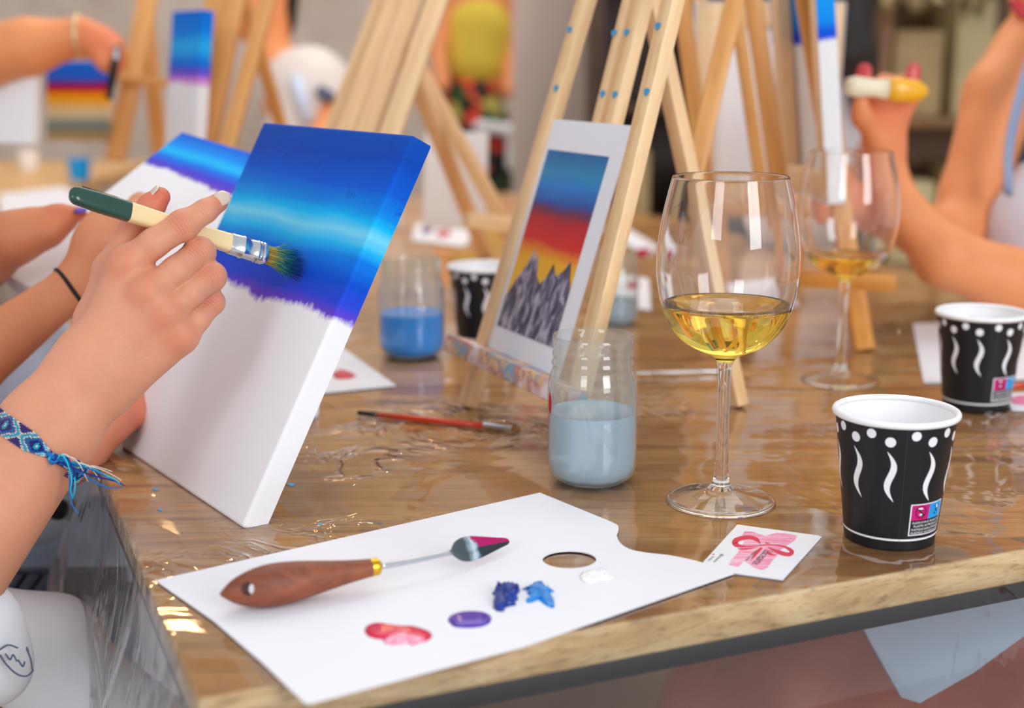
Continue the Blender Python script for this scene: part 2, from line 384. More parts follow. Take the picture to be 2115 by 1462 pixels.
# ------------------------------------------------------------------ the setting
def quad(name, pts, mat, kind='structure', th=.05, nrm=(0, 0, -1), **kw):
    P = [np.array(p, float) for p in pts]; n = np.array(nrm, float)*th
    V = P+[p+n for p in P]; F = [(0, 1, 2, 3), (7, 6, 5, 4)]+[(i, (i+1) % 4, 4+(i+1) % 4, 4+i) for i in range(4)]
    return mk(name, V, F, mat, smooth=False, kind=kind, **kw)
def wall_mat():
    m = N('mottled_plaster'); v = m.coord((1, 1, 1)); n = m.noise(v, 2.2, 6, .62, .4)
    m.set(Base_Color=m.ramp(n, [(.3, srgb(176, 152, 134)), (.45, srgb(206, 192, 180)), (.6, srgb(220, 208, 198)), (.75, srgb(190, 170, 154))]), Roughness=.85); return m.m
M['wall'] = wall_mat()
M['taupe'] = plain('taupe_plaster', srgb(214, 198, 188), .8, .03, 3)
quad('floor', [(-3.6, -.6, 0), (4.2, -.6, 0), (4.2, 6.1, 0), (-3.6, 6.1, 0)], 'floor')
quad('wall_back', [(-3.6, 6.1, 0), (4.2, 6.1, 0), (4.2, 6.1, 3.6), (-3.6, 6.1, 3.6)], 'wall', nrm=(0, 1, 0))
quad('wall_left', [(-3.6, -.6, 0), (-3.6, 6.1, 0), (-3.6, 6.1, 3.6), (-3.6, -.6, 3.6)], 'wall', nrm=(-1, 0, 0))
quad('wall_right', [(4.2, 2.0, 0), (4.2, 6.1, 0), (4.2, 6.1, 3.6), (4.2, 2.0, 3.6)], 'wall', nrm=(1, 0, 0))
V, F = boxg(.0, .24, 4.0, 4.3, 0, 3.6, .01); mk('trim_1', V, F, 'taupe', kind='structure', smooth=.5)

# ------------------------------------------------------------------ the table and its plastic cover
C0 = on(409, 1442, .75); CR = on(2115, 1133, .75); CL = on(195, 931, .75)
U = (CR-C0)/np.linalg.norm(CR-C0); Vd = (CL-C0)/np.linalg.norm(CL-C0)
TW, TL = 1.22, 2.35
tp = [C0, C0+TW*U, C0+TW*U+TL*Vd, C0+TL*Vd]
table = empty('dining_table', (C0+.5*TW*U+.5*TL*Vd)*np.array([1, 1, 0]), 'long honey-brown wooden table with a dark steel frame, under a clear plastic cover', 'table')
bm = bmesh.new()
for z in (.7265, .7497):
    for p in tp: bm.verts.new((p[0], p[1], z))
bm.verts.ensure_lookup_table(); v = bm.verts
bm.faces.new([v[i] for i in (3, 2, 1, 0)]); bm.faces.new([v[i] for i in (4, 5, 6, 7)])
for i in range(4): bm.faces.new([v[i], v[(i+1) % 4], v[4+(i+1) % 4], v[4+i]])
bmesh.ops.bevel(bm, geom=[e for e in bm.edges], offset=.0025, segments=3, affect='EDGES', profile=.5)
bm.verts.index_update(); V = [tuple(q.co) for q in bm.verts]; F = [tuple(q.index for q in f.verts) for f in bm.faces]; bm.free()
top = mk('tabletop', V, F, 'table', table, smooth=.9, mats=['table', 'edge'], recentre=False, mtx=Matrix.Identity(4))
for p in top.data.polygons: p.material_index = 1 if p.normal.z < .75 else 0
ins = .002
q = [tp[0]+ins*U+ins*Vd, tp[1]-ins*U+ins*Vd, tp[2]-ins*U-ins*Vd, tp[3]+ins*U-ins*Vd]
for i in range(4):
    a, b = q[i].copy(), q[(i+1) % 4].copy(); a[2] = b[2] = .7205; d = (b-a)/np.linalg.norm(b-a); n = np.array([-d[1], d[0], 0])
    bar('frame_rail', a+n*.02+d*.0, b+n*.02, .04, .012, 'steel', table, side=n)
for i, (su, sv) in enumerate(((.10, .22), (TW-.06, .10), (TW-.06, TL-.1), (.06, TL-.1))):
    p = C0+su*U+sv*Vd; V, F = boxg(-.025, .025, -.025, .025, 0, .7145, .002)
    mk('table_leg', V, F, 'steel', table, Matrix.Translation(Vector((p[0], p[1], 0))) @ Matrix.Rotation(_u, 4, 'Z'), smooth=.5)
cover = empty('plastic_cover', C0*np.array([1, 1, 0])+np.array([0, 0, .05]), 'clear plastic sheet over the wooden table, its folds hanging down at the sides', 'table cover')
e = .0022
cp = [C0-e*U-e*Vd, C0+(TW+e)*U-e*Vd, C0+(TW+e)*U+(TL+e)*Vd, C0-e*U+(TL+e)*Vd]
V = [(p[0], p[1], .7505) for p in cp]
orient(mk('top_sheet', V, [(0, 1, 2, 3)], 'film', cover, smooth=False, recentre=False, mtx=Matrix.Identity(4)), (0, 0, 1))
def drape(name, a, b, out, mat, drop, amp, seed, nf=26):
    r = np.random.default_rng(seed); nx, nz = 220, 26; V = []; F = []; ph = r.uniform(0, 6.28, 5); fr = np.array([5, 9, 15, 27, 43])*nf/26.; am = np.array([1, .8, .5, .25, .12])
    for j in range(nz+1):
        t = j/nz; z = .7505-drop*t
        for i in range(nx+1):
            s = i/nx; w = sum(am[k]*math.sin(fr[k]*s*6.28/2+ph[k]+.8*t*math.sin(3*s*6.28+k)) for k in range(5))
            off = (1-math.exp(-t*9))*(.010+amp*(1.1+w*.55))*min(1, t*5) + .001*min(1, t*60)
            p = a+(b-a)*s+out*off; V.append((p[0], p[1], z))
    for j in range(nz):
        for i in range(nx): k = j*(nx+1)+i; F.append((k, k+1, k+nx+2, k+nx+1))
    return orient(mk(name, V, F, mat, cover, recentre=False, mtx=Matrix.Identity(4)), out)
drape('side_drape', cp[0], cp[3], -U, 'film_side', .50, .016, 3, 60)
drape('front_drape', cp[0], cp[1], -Vd, 'film_front', .34, .002, 5, 10)

# ------------------------------------------------------------------ canvases
def paint_mat(name, h, stops, vb, streak=18, rag=.012, specks=.0, w=.2):
    m = N(name); tc = m.n('ShaderNodeTexCoord'); sx = m.n('ShaderNodeSeparateXYZ'); m.l(tc.outputs['Object'], sx.inputs[0])
    v0 = m.math('MULTIPLY', sx.outputs['Z'], 1/h)
    mp = m.n('ShaderNodeMapping'); mp.inputs['Scale'].default_value = (5, 5, 70); m.l(tc.outputs['Object'], mp.inputs[0])
    mp2 = m.n('ShaderNodeMapping'); mp2.inputs['Scale'].default_value = (9, 9, 22); m.l(tc.outputs['Object'], mp2.inputs[0])
    n1 = m.noise(mp.outputs[0], 1.5, 5, .6); n2 = m.noise(mp2.outputs[0], 1.0, 3, .5)
    v = m.math('ADD', v0, m.math('MULTIPLY', m.math('SUBTRACT', n1, .5), .035)); v = m.math('ADD', v, m.math('MULTIPLY', m.math('SUBTRACT', n2, .5), .045))
    c = m.ramp(v, stops)
    if specks:
        mp3 = m.n('ShaderNodeMapping'); mp3.inputs['Scale'].default_value = (50, 50, 80); m.l(tc.outputs['Object'], mp3.inputs[0])
        n3 = m.noise(mp3.outputs[0], 1.2, 4, .7, 1.0); hi = m.ramp(v0, [(.74, (0, 0, 0, 1)), (.84, (1, 1, 1, 1))])
        k = m.math('MULTIPLY', m.math('MULTIPLY', m.ramp(n3, [(.6, (0, 0, 0, 1)), (.72, (1, 1, 1, 1))]), hi), specks); c = m.mix(k, c, srgb(8, 30, 105))
        mp4 = m.n('ShaderNodeMapping'); mp4.inputs['Scale'].default_value = (10, 10, 300); m.l(tc.outputs['Object'], mp4.inputs[0])
        c = m.mix(m.math('MULTIPLY', m.noise(mp4.outputs[0], 1.3, 3), .14), c, srgb(0, 60, 160))
    n4 = m.noise(mp.outputs[0], 1.1, 2); mp5 = m.n('ShaderNodeMapping'); mp5.inputs['Scale'].default_value = (120, 120, 90); m.l(tc.outputs['Object'], mp5.inputs[0])
    n5 = m.noise(mp5.outputs[0], 1, 3, .65); mp6 = m.n('ShaderNodeMapping'); mp6.inputs['Scale'].default_value = (11, 11, 2); m.l(tc.outputs['Object'], mp6.inputs[0]); n6 = m.noise(mp6.outputs[0], 1.2, 2)
    ve = m.math('ADD', v0, m.math('MULTIPLY', m.math('SUBTRACT', n5, .5), rag*3.2)); ve = m.math('ADD', ve, m.math('MULTIPLY', m.math('SUBTRACT', n6, .5), .10))
    mask = m.ramp(ve, [(vb-.006, (0, 0, 0, 1)), (vb+.012, (1, 1, 1, 1))])
    tex = m.n('ShaderNodeTexBrick'); 
    m.set(Base_Color=m.mix(mask, srgb(240, 239, 242), c), Roughness=m.math('SUBTRACT', .75, m.math('MULTIPLY', mask, .2)), Specular_IOR_Level=.12)
    mp7 = m.n('ShaderNodeMapping'); mp7.inputs['Scale'].default_value = (1, 1, 1); m.l(tc.outputs['Object'], mp7.inputs[0])
    wv = m.n('ShaderNodeTexWave', wave_type='BANDS', bands_direction='X', i_Scale=330.0); wz = m.n('ShaderNodeTexWave', wave_type='BANDS', bands_direction='Z', i_Scale=330.0)
    m.l(tc.outputs['Object'], wv.inputs[0]); m.l(tc.outputs['Object'], wz.inputs[0])
    m.bump(m.math('ADD', m.math('MULTIPLY', m.math('ADD', wv.outputs['Fac'], wz.outputs['Fac']), .5), m.math('MULTIPLY', n1, 2.0)), .28, .0003)
    m.t.nodes.remove(tex); return m.m
def canvas(mtx, w, h, T, mat, label, name='painted_canvas', group=None):
    root = bpy.data.objects.new(name, None); COL.objects.link(root); root.matrix_basis = mtx; root.empty_display_size = .02
    tag(root, label, 'canvas', group)
    # stretched cloth: front and four sides as an open-backed shell
    bm = bmesh.new(); bmesh.ops.create_cube(bm, size=1)
    for v in bm.verts: v.co = Vector(((v.co.x+.5)*w, (v.co.y+.5)*T, (v.co.z+.5)*h))
    bmesh.ops.bevel(bm, geom=[e for e in bm.edges if not all(abs(q.co.y-T) < 1e-6 for q in e.verts)], offset=.0028, segments=4, affect='EDGES', profile=.5)
    bmesh.ops.delete(bm, geom=[f for f in bm.faces if f.calc_center_median().y > T-1e-5], context='FACES')
    bmesh.ops.solidify(bm, geom=list(bm.faces), thickness=.0012)
    bm.verts.index_update(); V = [tuple(q.co) for q in bm.verts]; F = [tuple(q.index for q in f.verts) for f in bm.faces]; bm.free()
    mk('stretched_cloth', V, F, mat, root, mtx, smooth=.5)
    b = min(.03, w*.2); y0, y1 = .003, T-.0005
    for x0, x1, z0, z1 in ((.002, b, .002, h-.002), (w-b, w-.002, .002, h-.002), (b, w-b, .002, b), (b, w-b, h-b, h-.002)):
        V, F = boxg(x0, x1, y0, y1, z0, z1, .0008); mk('stretcher_bar', V, F, 'pine', root, mtx, smooth=.5)
    return root
SKY = [(0, srgb(120, 60, 200)), (.53, srgb(110, 66, 206)), (.565, srgb(40, 70, 215)), (.62, srgb(0, 78, 205)), (.665, srgb(0, 120, 228)), (.70, srgb(30, 186, 246)), (.735, srgb(120, 216, 248)), (.765, srgb(10, 190, 250)), (.80, srgb(0, 140, 232)), (.855, srgb(0, 92, 212)), (.93, srgb(0, 70, 180)), (1, srgb(0, 78, 178))]
e0 = np.array([math.cos(-.97017), math.sin(-.97017), 0])
BRp = on(500, 1090, .7512); Wc, Hc = .241, .2878
tilt = .48875; bk = np.array([-e0[1], e0[0], 0]); ezc = bk*math.sin(tilt)+np.array([0, 0, math.cos(tilt)])
mc = frame(BRp-e0*Wc, e0, ezc)
M['sky_main'] = paint_mat('painted_blue_sky', Hc, SKY, .535, specks=.55)
canvas(mc, Wc, Hc, .017, 'sky_main', 'large canvas in front with blue painted sky above bare white, being brushed')
def cpt(u, v, y=0): return np.array(mc @ Vector((u*Wc, y, v*Hc)))

# neighbour's canvas
TLc, TRc, BLc = atr(300, 258, 1.37), atr(506, 322, 1.27), atr(0, 566, 1.24)
M['sky_two'] = paint_mat('painted_sky_violet_edge', float(np.linalg.norm(BLc-TLc)), [(0, srgb(120, 70, 190)), (.74, srgb(130, 74, 190)), (.80, srgb(70, 70, 215)), (.84, srgb(0, 120, 235)), (.88, srgb(20, 190, 250)), (.92, srgb(0, 140, 240)), (1, srgb(0, 84, 214))], .765)
canvas(frame(BLc, TRc-TLc, TLc-BLc), float(np.linalg.norm(TRc-TLc))+.03, float(np.linalg.norm(TLc-BLc)), .018, 'sky_two', 'tilted canvas behind the front one, blue top over violet and long bare white')
def std_canvas(p, yaw, lean, w, h, T, mat, label, name='painted_canvas'):
    ex = np.array([math.cos(yaw), math.sin(yaw), 0]); b = np.array([-ex[1], ex[0], 0]); ez = b*math.sin(lean)+np.array([0, 0, math.cos(lean)])
    return canvas(frame(p, ex, ez), w, h, T, mat, label, name)
M['sky_far'] = paint_mat('far_painted_sky', .19, [(0, srgb(220, 150, 225)), (.50, srgb(222, 150, 225)), (.56, srgb(110, 80, 215)), (.62, srgb(0, 110, 230)), (.74, srgb(40, 180, 250)), (.85, srgb(0, 130, 235)), (1, srgb(0, 110, 220))], .48)
std_canvas(at(338, 308, 2.45), math.radians(-52), .12, .098, .19, .016, 'sky_far', 'narrow upright canvas, blue over pink and white, beside the left easel cluster')
M['sunset'] = paint_mat('small_sunset', .125, [(0, srgb(190, 150, 80)), (.2, srgb(110, 130, 130)), (.36, srgb(225, 205, 160)), (.52, srgb(245, 170, 20)), (.6, srgb(240, 140, 10)), (.66, srgb(200, 20, 20)), (.74, srgb(120, 20, 110)), (.8, srgb(40, 90, 200)), (1, srgb(0, 100, 205))], -.5)
std_canvas(at(95, 290, 2.85), math.radians(-6), .15, .105, .128, .014, 'sunset', 'small sunset canvas in blue, red and yellow under the raised arm')
std_canvas(at(-30, 296, 2.55), math.radians(-20), .15, .082, .125, .016, 'white', 'blank white canvas at the left edge below the raised arm', 'blank_canvas')

# ------------------------------------------------------------------ easels
EZ = [0]
def easel(label, bars, mat, loc, group=None):
    r = empty('wooden_easel', loc, label, 'easel', group)
    for nm, p0, p1, w, t, side in bars: bar(nm, p0, p1, w, t, mat, r, side)
    return r
bkd = np.array([bk[0], bk[1], 0])
# main easel
phi = -1.12725; e0 = np.array([math.cos(phi), math.sin(phi), 0]); bkd = np.array([-e0[1], e0[0], 0]); ln = .31459
LF = on(965, 838, .7507); RF = LF+.188*e0; up1 = bkd*math.sin(ln)+np.array([0, 0, math.cos(ln)])
nrm1 = np.cross(e0, up1)
ltop = LF+.47*up1+.004*e0; rtop = RF+.47*up1-.050*e0
E1 = easel('pale pine table easel holding the printed card, with blue paint spots', [
    ('front_leg', LF, ltop, .0185, .012, e0), ('front_leg', RF, rtop, .0185, .012, e0)], 'pine', LF)
mid = (LF+RF)/2; mtop = (ltop+rtop)/2-.012*e0
for o in (-.0105, .0105):
    bar('centre_post', mid+e0*(o+.004)+up1*.075+nrm1*-.012, mtop+e0*(o+.004)+nrm1*-.012, .0135, .012, 'pine', E1, e0)
ledge_a = LF+up1*.055-e0*.022+nrm1*.0155; ledge_b = RF+up1*.055+e0*.035+nrm1*.0155
def stained():
    m = N('paint_stained_ledge_wood'); v = m.coord((1, 1, 1)); n = m.noise(v, 60, 4, .6, 1); n2 = m.noise(v, 25, 2)
    c = m.ramp(n2, [(.3, srgb(150, 80, 80)), (.42, srgb(232, 222, 226)), (.5, srgb(196, 130, 120)), (.58, srgb(130, 170, 195)), (.68, srgb(90, 150, 190))], 'LINEAR')
    m.set(Base_Color=m.mix(m.ramp(n, [(.38, (0, 0, 0, 1)), (.5, (1, 1, 1, 1))]), srgb(226, 188, 140), c), Roughness=.6); return m.m
M['stained'] = stained()
sgn = 1.0 if nrm1.dot(-bkd) > 0 else -1.0
nf = nrm1*sgn
for ch in list(E1.children):
    pass
ledge_a = LF+up1*.049-e0*.026+nf*.014; ledge_b = RF+up1*.049+e0*.012+nf*.014
bar('ledge', ledge_a, ledge_b, .026, .016, 'stained', E1, nf, label='easel ledge crusted with dried paint')
rearf = on(1524, 838); bar('rear_leg', rearf, ltop-e0*.012-nf*.02, .020, .012, 'pine', E1, e0)
bar('cross_bar', LF+up1*.40-nf*.010-e0*.004, RF+up1*.40-nf*.010+e0*.004, .02, .010, 'pine', E1, up1)
M['blue_dab'] = plain('blue_paint_dab', srgb(60, 160, 215), .5, .1)
for bA, bB, hN in ((LF, ltop, .0064), (RF, rtop, .0064), (mid-e0*.0065+nrm1*-.012, mtop-e0*.0065+nrm1*-.012, .0064), (mid+e0*.0145+nrm1*-.012, mtop+e0*.0145+nrm1*-.012, .0064)):
    for k in (.292, .345):
        c = bA+(bB-bA)*(k/.47)+nf*hN+e0*(.004 if k < .3 else -.003)
        sgm = .004; th = [i/9*2*PI for i in range(9)]
        V = [c+e0*(math.cos(a)*sgm*(1+.3*math.sin(3*a)))+up1*(math.sin(a)*sgm*.8) for a in th]; V = V+[q+nf*.0004 for q in V]
        mk('paint_dab', V, [tuple(range(9))[::-1], tuple(range(9, 18))]+[(i, (i+1) % 9, 9+(i+1) % 9, 9+i) for i in range(9)], 'blue_dab', E1, label='blue dab of paint', smooth=False)
# printed card on the ledge
pw, ph = .1375, .208
po = LF+up1*.0575+e0*.0105+nf*.002
pm = frame(po, e0, up1)
card = mk('printed_card', *boxg(0, pw, -.0006, .0006, 0, ph, 0), 'paper', None, pm, smooth=False, label='white printed card on the pine easel, showing mountains under a sunset', cat='picture card')
def print_mat():
    m = N('printed_sunset'); tc = m.n('ShaderNodeTexCoord'); sx = m.n('ShaderNodeSeparateXYZ'); m.l(tc.outputs['Object'], sx.inputs[0])
    mp = m.n('ShaderNodeMapping'); mp.inputs['Scale'].default_value = (12, 12, 60); m.l(tc.outputs['Object'], mp.inputs[0])
    v = m.math('ADD', m.math('MULTIPLY', sx.outputs['Z'], 1/.164), m.math('MULTIPLY', m.math('SUBTRACT', m.noise(mp.outputs[0], 1.2, 4), .5), .10))
    c = m.ramp(v, [(.2, srgb(250, 200, 40)), (.40, srgb(248, 180, 20)), (.46, srgb(240, 120, 20)), (.50, srgb(222, 24, 28)), (.60, srgb(196, 16, 40)), (.66, srgb(110, 40, 80)), (.71, srgb(20, 80, 170)), (.79, srgb(10, 130, 215)), (.87, srgb(20, 140, 190)), (.93, srgb(20, 120, 180)), (1, srgb(10, 90, 160))])
    m.set(Base_Color=c, Roughness=.35); return m.m
M['print'] = print_mat()
ix0, ix1, iz0 = .0075, .116, .0205
pic = frame(po+e0*ix0+up1*iz0+nf*.0007, e0, up1)
IW, IH = ix1-ix0, .1605
mk('picture', [(0, -.0001, 0), (IW, -.0001, 0), (IW, -.0001, IH), (0, -.0001, IH)], [(0, 1, 2, 3)], 'print', card, pic, smooth=False)
M['mount'] = (lambda m: (m.set(Base_Color=m.ramp(m.noise(m.coord((120, 120, 45)), 1.2, 4, .6, .5), [(.38, srgb(36, 42, 66)), (.5, srgb(96, 92, 122)), (.6, srgb(186, 180, 200))]), Roughness=.4), m.m)[1])(N('printed_mountain'))
ridge = [(x*IW/.078, z*1.0) for x, z in ((0, .0), (.078, 0), (.078, .050), (.074, .058), (.070, .072), (.064, .062), (.056, .056), (.050, .066), (.045, .052), (.040, .046), (.033, .052), (.028, .070), (.025, .064), (.021, .074), (.016, .058), (.009, .046), (0, .026))]
mk('printed_mountains', [(x, -.0003, z) for x, z in ridge], [tuple(range(len(ridge)))], 'mount', card, pic, smooth=False)

# right-hand group of easels and canvases
def P(px, py, d): return at(px, py, d)
RX = (1, 0, 0)
E6 = easel('orange pine easel behind the second wine glass', [
    ('front_leg', on(1785, 722), P(1655, -60, 1.87), .021, .014, RX), ('rear_leg', P(1752, 590, 1.99), P(1688, -60, 1.90), .02, .014, RX),
    ('ledge', P(1650, 575, 1.80), P(1850, 585, 1.78), .016, .014, (0, 0, 1))], 'pine_orange', on(1785, 722))
M['sky_edge'] = paint_mat('painted_canvas_edge', .30, [(0, srgb(0, 90, 220)), (.58, srgb(0, 70, 220)), (.63, srgb(0, 140, 240)), (.8, srgb(0, 165, 245)), (1, srgb(0, 90, 215))], .56, rag=.004)
std_canvas(P(1748, 420, 1.83), math.radians(93), math.radians(6), .20, .30, .020, 'sky_edge', 'canvas seen edge-on beside the orange easel, blue above white')
E5 = easel('pale easel with crossing legs, right of the card easel', [
    ('front_leg', P(1425, 395, 1.62), P(1532, -60, 1.66), .018, .012, RX), ('front_leg', P(1620, 470, 1.95), P(1548, -60, 1.85), .019, .012, RX),
    ('rear_leg', P(1462, 420, 2.0), P(1400, -60, 1.86), .018, .012, RX), ('centre_post', P(1580, 440, 1.92), P(1512, -40, 1.80), .013, .012, RX)], 'pine_gold', on(1560, 660))
bk2 = std_canvas(P(1712, 420, 2.33), math.radians(183), math.radians(4), .192, .262, .018, 'white', 'large pale canvas seen from behind between the right-hand easels', 'blank_canvas')
E7 = easel('golden easel holding the canvas seen from behind', [
    ('front_leg', P(1500, 640, 2.42), P(1440, -60, 2.47), .02, .012, RX), ('front_leg', P(1650, 640, 2.42), P(1600, -60, 2.47), .02, .012, RX),
    ('ledge', P(1400, 432, 2.28), P(1740, 436, 2.28), .016, .014, (0, 0, 1))], 'pine_gold', on(1560, 570))
# middle cluster
E2b = []
for x0, y0, x1, d in ((690, 300, 818, 2.06), (735, 300, 850, 2.04), (786, 300, 900, 2.0), (660, 300, 790, 2.1)):
    E2b.append(('front_post', P(x0-70, 540, d-.02), P(x1+25, -60, d+.05), .0235, .014, RX))
E2 = easel('cluster of three pine posts with splayed legs behind the big canvas', E2b+[
    ('splayed_leg', on(1008, 540), P(818, 60, 2.12), .0215, .014, RX), ('splayed_leg', P(1058, 490, 2.42), P(752, -60, 2.2), .021, .014, RX),
    ('cross_bar', P(962, 452, 2.30), P(1100, 470, 2.36), .02, .014, (0, 0, 1))], 'pine', on(860, 560))
E3 = easel('golden easel cluster beside the narrow blue canvas', [
    ('front_post', P(395, 480, 2.38), P(500, -60, 2.45), .024, .014, RX), ('front_post', P(420, 480, 2.34), P(570, -60, 2.42), .021, .014, RX), ('centre_post', P(380, 480, 2.42), P(455, -60, 2.5), .030, .014, RX),
    ('rear_leg', P(620, 400, 2.7), P(500, -20, 2.55), .018, .014, RX)], 'pine_gold', on(450, 500))
E4 = easel('far easel left of the narrow blue canvas', [
    ('front_post', P(238, 330, 2.85), P(318, -60, 2.95), .032, .014, RX), ('rear_leg', P(330, 320, 3.1), P(292, -60, 3.0), .026, .014, RX), ('ledge', P(235, 160, 2.86), P(345, 172, 2.9), .014, .012, (0, 0, 1))], 'pine_gold', on(270, 400))

# ------------------------------------------------------------------ glasses, jars and cups
ZT = .7507
def wine_glass(loc, sc, label, lvl=.1385, group=None):
    r = empty('wine_glass', loc, label, 'wine glass', group); m = Matrix.Translation(Vector(loc)) @ Matrix.Scale(sc, 4)
    outer = [(0, 0), (.0345, 0), (.0366, .0006), (.0368, .0014), (.0352, .0022), (.022, .0046), (.0115, .0078), (.0066, .0125), (.0050, .020), (.0043, .035), (.0041, .060), (.0043, .085), (.0052, .0965), (.0085, .1022), (.0160, .1058), (.0260, .1108), (.0345, .1185), (.0408, .1285), (.0452, .141), (.0475, .155), (.0480, .168), (.0470, .182), (.0445, .198), (.0414, .212), (.0390, .2215), (.0384, .2238)]
    inner = [(.0376, .2240), (.0380, .2215), (.0404, .212), (.0435, .198), (.0460, .182), (.0470, .168), (.0465, .155), (.0441, .141), (.0397, .1285), (.0334, .1192), (.0250, .1120), (.0150, .1074), (.006, .1062), (0, .1060)]
    o = spline(outer, 150); i = spline(inner, 70); o[:, 0] = np.maximum(o[:, 0], 0); i[:, 0] = np.maximum(i[:, 0], 0)
    oz = o[:, 1]; ki = int(np.argmax((oz > .0090) & (o[:, 0] < .012))); kr = int(np.argmax(oz > .0024)); ke = int(np.argmax(o[:, 0] > .0350))
    V, F = lathe([tuple(q) for q in o[kr:ki+1]], 72); mk('foot', V, F, 'thin', r, m, label='clear round foot')
    V, F = lathe([tuple(q) for q in o[ke:kr+1]], 72, closed=True); mk('foot_rim', V, F, 'glass', r, m)
    V, F = lathe([(0, o[ki][1])]+[tuple(q) for q in np.vstack([o[ki:], i])], 72); mk('bowl_and_stem', V, F, 'glass', r, m, label='clear tulip-shaped bowl on a slim stem')
    ii = [q for q in i[::-1] if q[1] < lvl]; e = .00025
    prof = [(max(0, q[0]+e*(1 if q[0] > .002 else 0)), q[1]-e) for q in ii]; prof += [(prof[-1][0]+.0002, lvl), (prof[-1][0]-.0012, lvl-.0006), (prof[-1][0]*.5, lvl-.0007), (0, lvl-.0007)]
    V, F = lathe(prof, 72); mk('wine', V, F, 'wine', r, m, label='pale golden white wine'); return r
p = on(1488, 1034, ZT); wine_glass(p, 1.018, 'large wine glass of golden white wine in front, in sharp focus')
p = on(1735, 785, ZT); wine_glass(p, .985, 'blurred wine glass farther back in front of the orange easel', .125)

def milky(name, c, tr, rough=.1):
    m = N(name); m.set(Base_Color=c, Transmission_Weight=tr, IOR=1.33, Roughness=rough); return m.m
M['rinse'] = milky('milky_rinse_water', srgb(200, 222, 240), .45, .12)
def jar_glass():
    m = N('jar_glass'); lw = m.n('ShaderNodeLayerWeight', i_Blend=.5); f = lw.outputs['Facing']; gl = m.n('ShaderNodeBsdfGlossy', i_Roughness=.02); tr = m.n('ShaderNodeBsdfTransparent', i_Color=(.97, .985, .98, 1)); df = m.n('ShaderNodeBsdfDiffuse', i_Color=(.74, .86, .88, 1)); td = m.n('ShaderNodeBsdfTranslucent', i_Color=(.74, .86, .88, 1))
    md = m.n('ShaderNodeMixShader', i_Fac=.5); m.l(df.outputs[0], md.inputs[1]); m.l(td.outputs[0], md.inputs[2])
    sm = m.math('MULTIPLY', m.ramp(m.noise(m.coord(), 70, 3), [(.5, (0, 0, 0, 1)), (.7, (1, 1, 1, 1))]), .06)
    k = m.math('ADD', m.math('MULTIPLY', m.math('POWER', f, 4.0), .85), m.math('ADD', sm, .03)); m1 = m.n('ShaderNodeMixShader'); m.l(k, m1.inputs[0]); m.l(tr.outputs[0], m1.inputs[1]); m.l(md.outputs[0], m1.inputs[2])
    fac = m.math('MULTIPLY', m.math('ADD', m.math('MULTIPLY', m.math('POWER', f, 5.0), .96), .045), 1.5, True)
    m2 = m.n('ShaderNodeMixShader'); m.l(fac, m2.inputs[0]); m.l(m1.outputs[0], m2.inputs[1]); m.l(gl.outputs[0], m2.inputs[2]); m.l(m2.outputs[0], m.out.inputs[0]); return m.m
M['jarglass'] = jar_glass()
def jar(loc, R, H, lvl, wmat, label, wlabel, group=None):
    r = empty('glass_jar', loc, label, 'jar', group); m = Matrix.Translation(Vector(loc))
    out = [(0, .0012), (.60, .0010), (.80, .020), (.93, .058), (.99, .11), (1, .17), (1, .66), (.99, .70), (.95, .745), (.905, .772), (.893, .79), (.898, .80), (.925, .81), (.925, .822), (.89, .838), (.885, .858), (.91, .872), (.91, .885), (.885, .90), (.892, .93), (.908, .95), (.915, .97), (.905, .99), (.885, 1.0)]
    t = .0012/R
    inn = [(.855, .992), (.84, .95), (.84, .80), (.86, .76), (.93-t, .72), (1-t, .66), (1-t, .17), (.97-t, .11), (.91-t, .064), (.72, .03), (0, .022)]
    o = np.array(out)*[R, H]; i = np.array(inn)*[R, H]
    V, F = lathe([tuple(q) for q in np.vstack([o, i])], 56); mk('jar_body', V, F, 'jarglass', r, m, smooth=1.2)
    e = .0003; w = [(0, .022*H-e), (.72*R, .03*H-e), ((.91-t)*R+e, .064*H), ((.97-t)*R+e, .11*H), ((1-t)*R+e, .17*H), ((1-t)*R+e, lvl), ((1-t)*R-.002, lvl-.0008), (0, lvl-.0008)]
    V, F = lathe(w, 56); mk('water', V, F, wmat, r, m, smooth=1.2, label=wlabel); return r
jp = on(1222, 992, ZT); J1 = jar(jp, .0326, .1100, .0535, 'rinse', 'clear glass jar half full of milky rinse water in front', 'cloudy pale blue rinse water')
M['red_dab'] = plain('red_paint_dab', srgb(186, 14, 30), .3, .05)
V = []; F = []
for i in range(9):
    for j in range(7):
        s = i/8*2-1; t = j/6*2-1; a = math.radians(196)+t*.10*math.sqrt(max(0, 1-s*s)); rr = .0326+.0008*(1-s*s)*(1-t*t)+.0001; V.append((jp[0]+rr*math.cos(a), jp[1]+rr*math.sin(a), jp[2]+.061+s*.0085))
for i in range(8):
    for j in range(6): k = i*7+j; F.append((k, k+1, k+8, k+7))
mk('red_paint_smear', V, F, 'red_dab', J1, label='dried red paint smear')
jar(on(851, 734, ZT), .0342, .105, .046, 'blue_water', 'jar of bright blue paint water behind the red paintbrush', 'bright blue paint water')
jar(on(1272, 668, ZT), .026, .088, .03, 'rinse', 'blurred small jar behind the right leg of the card easel', 'pale rinse water')

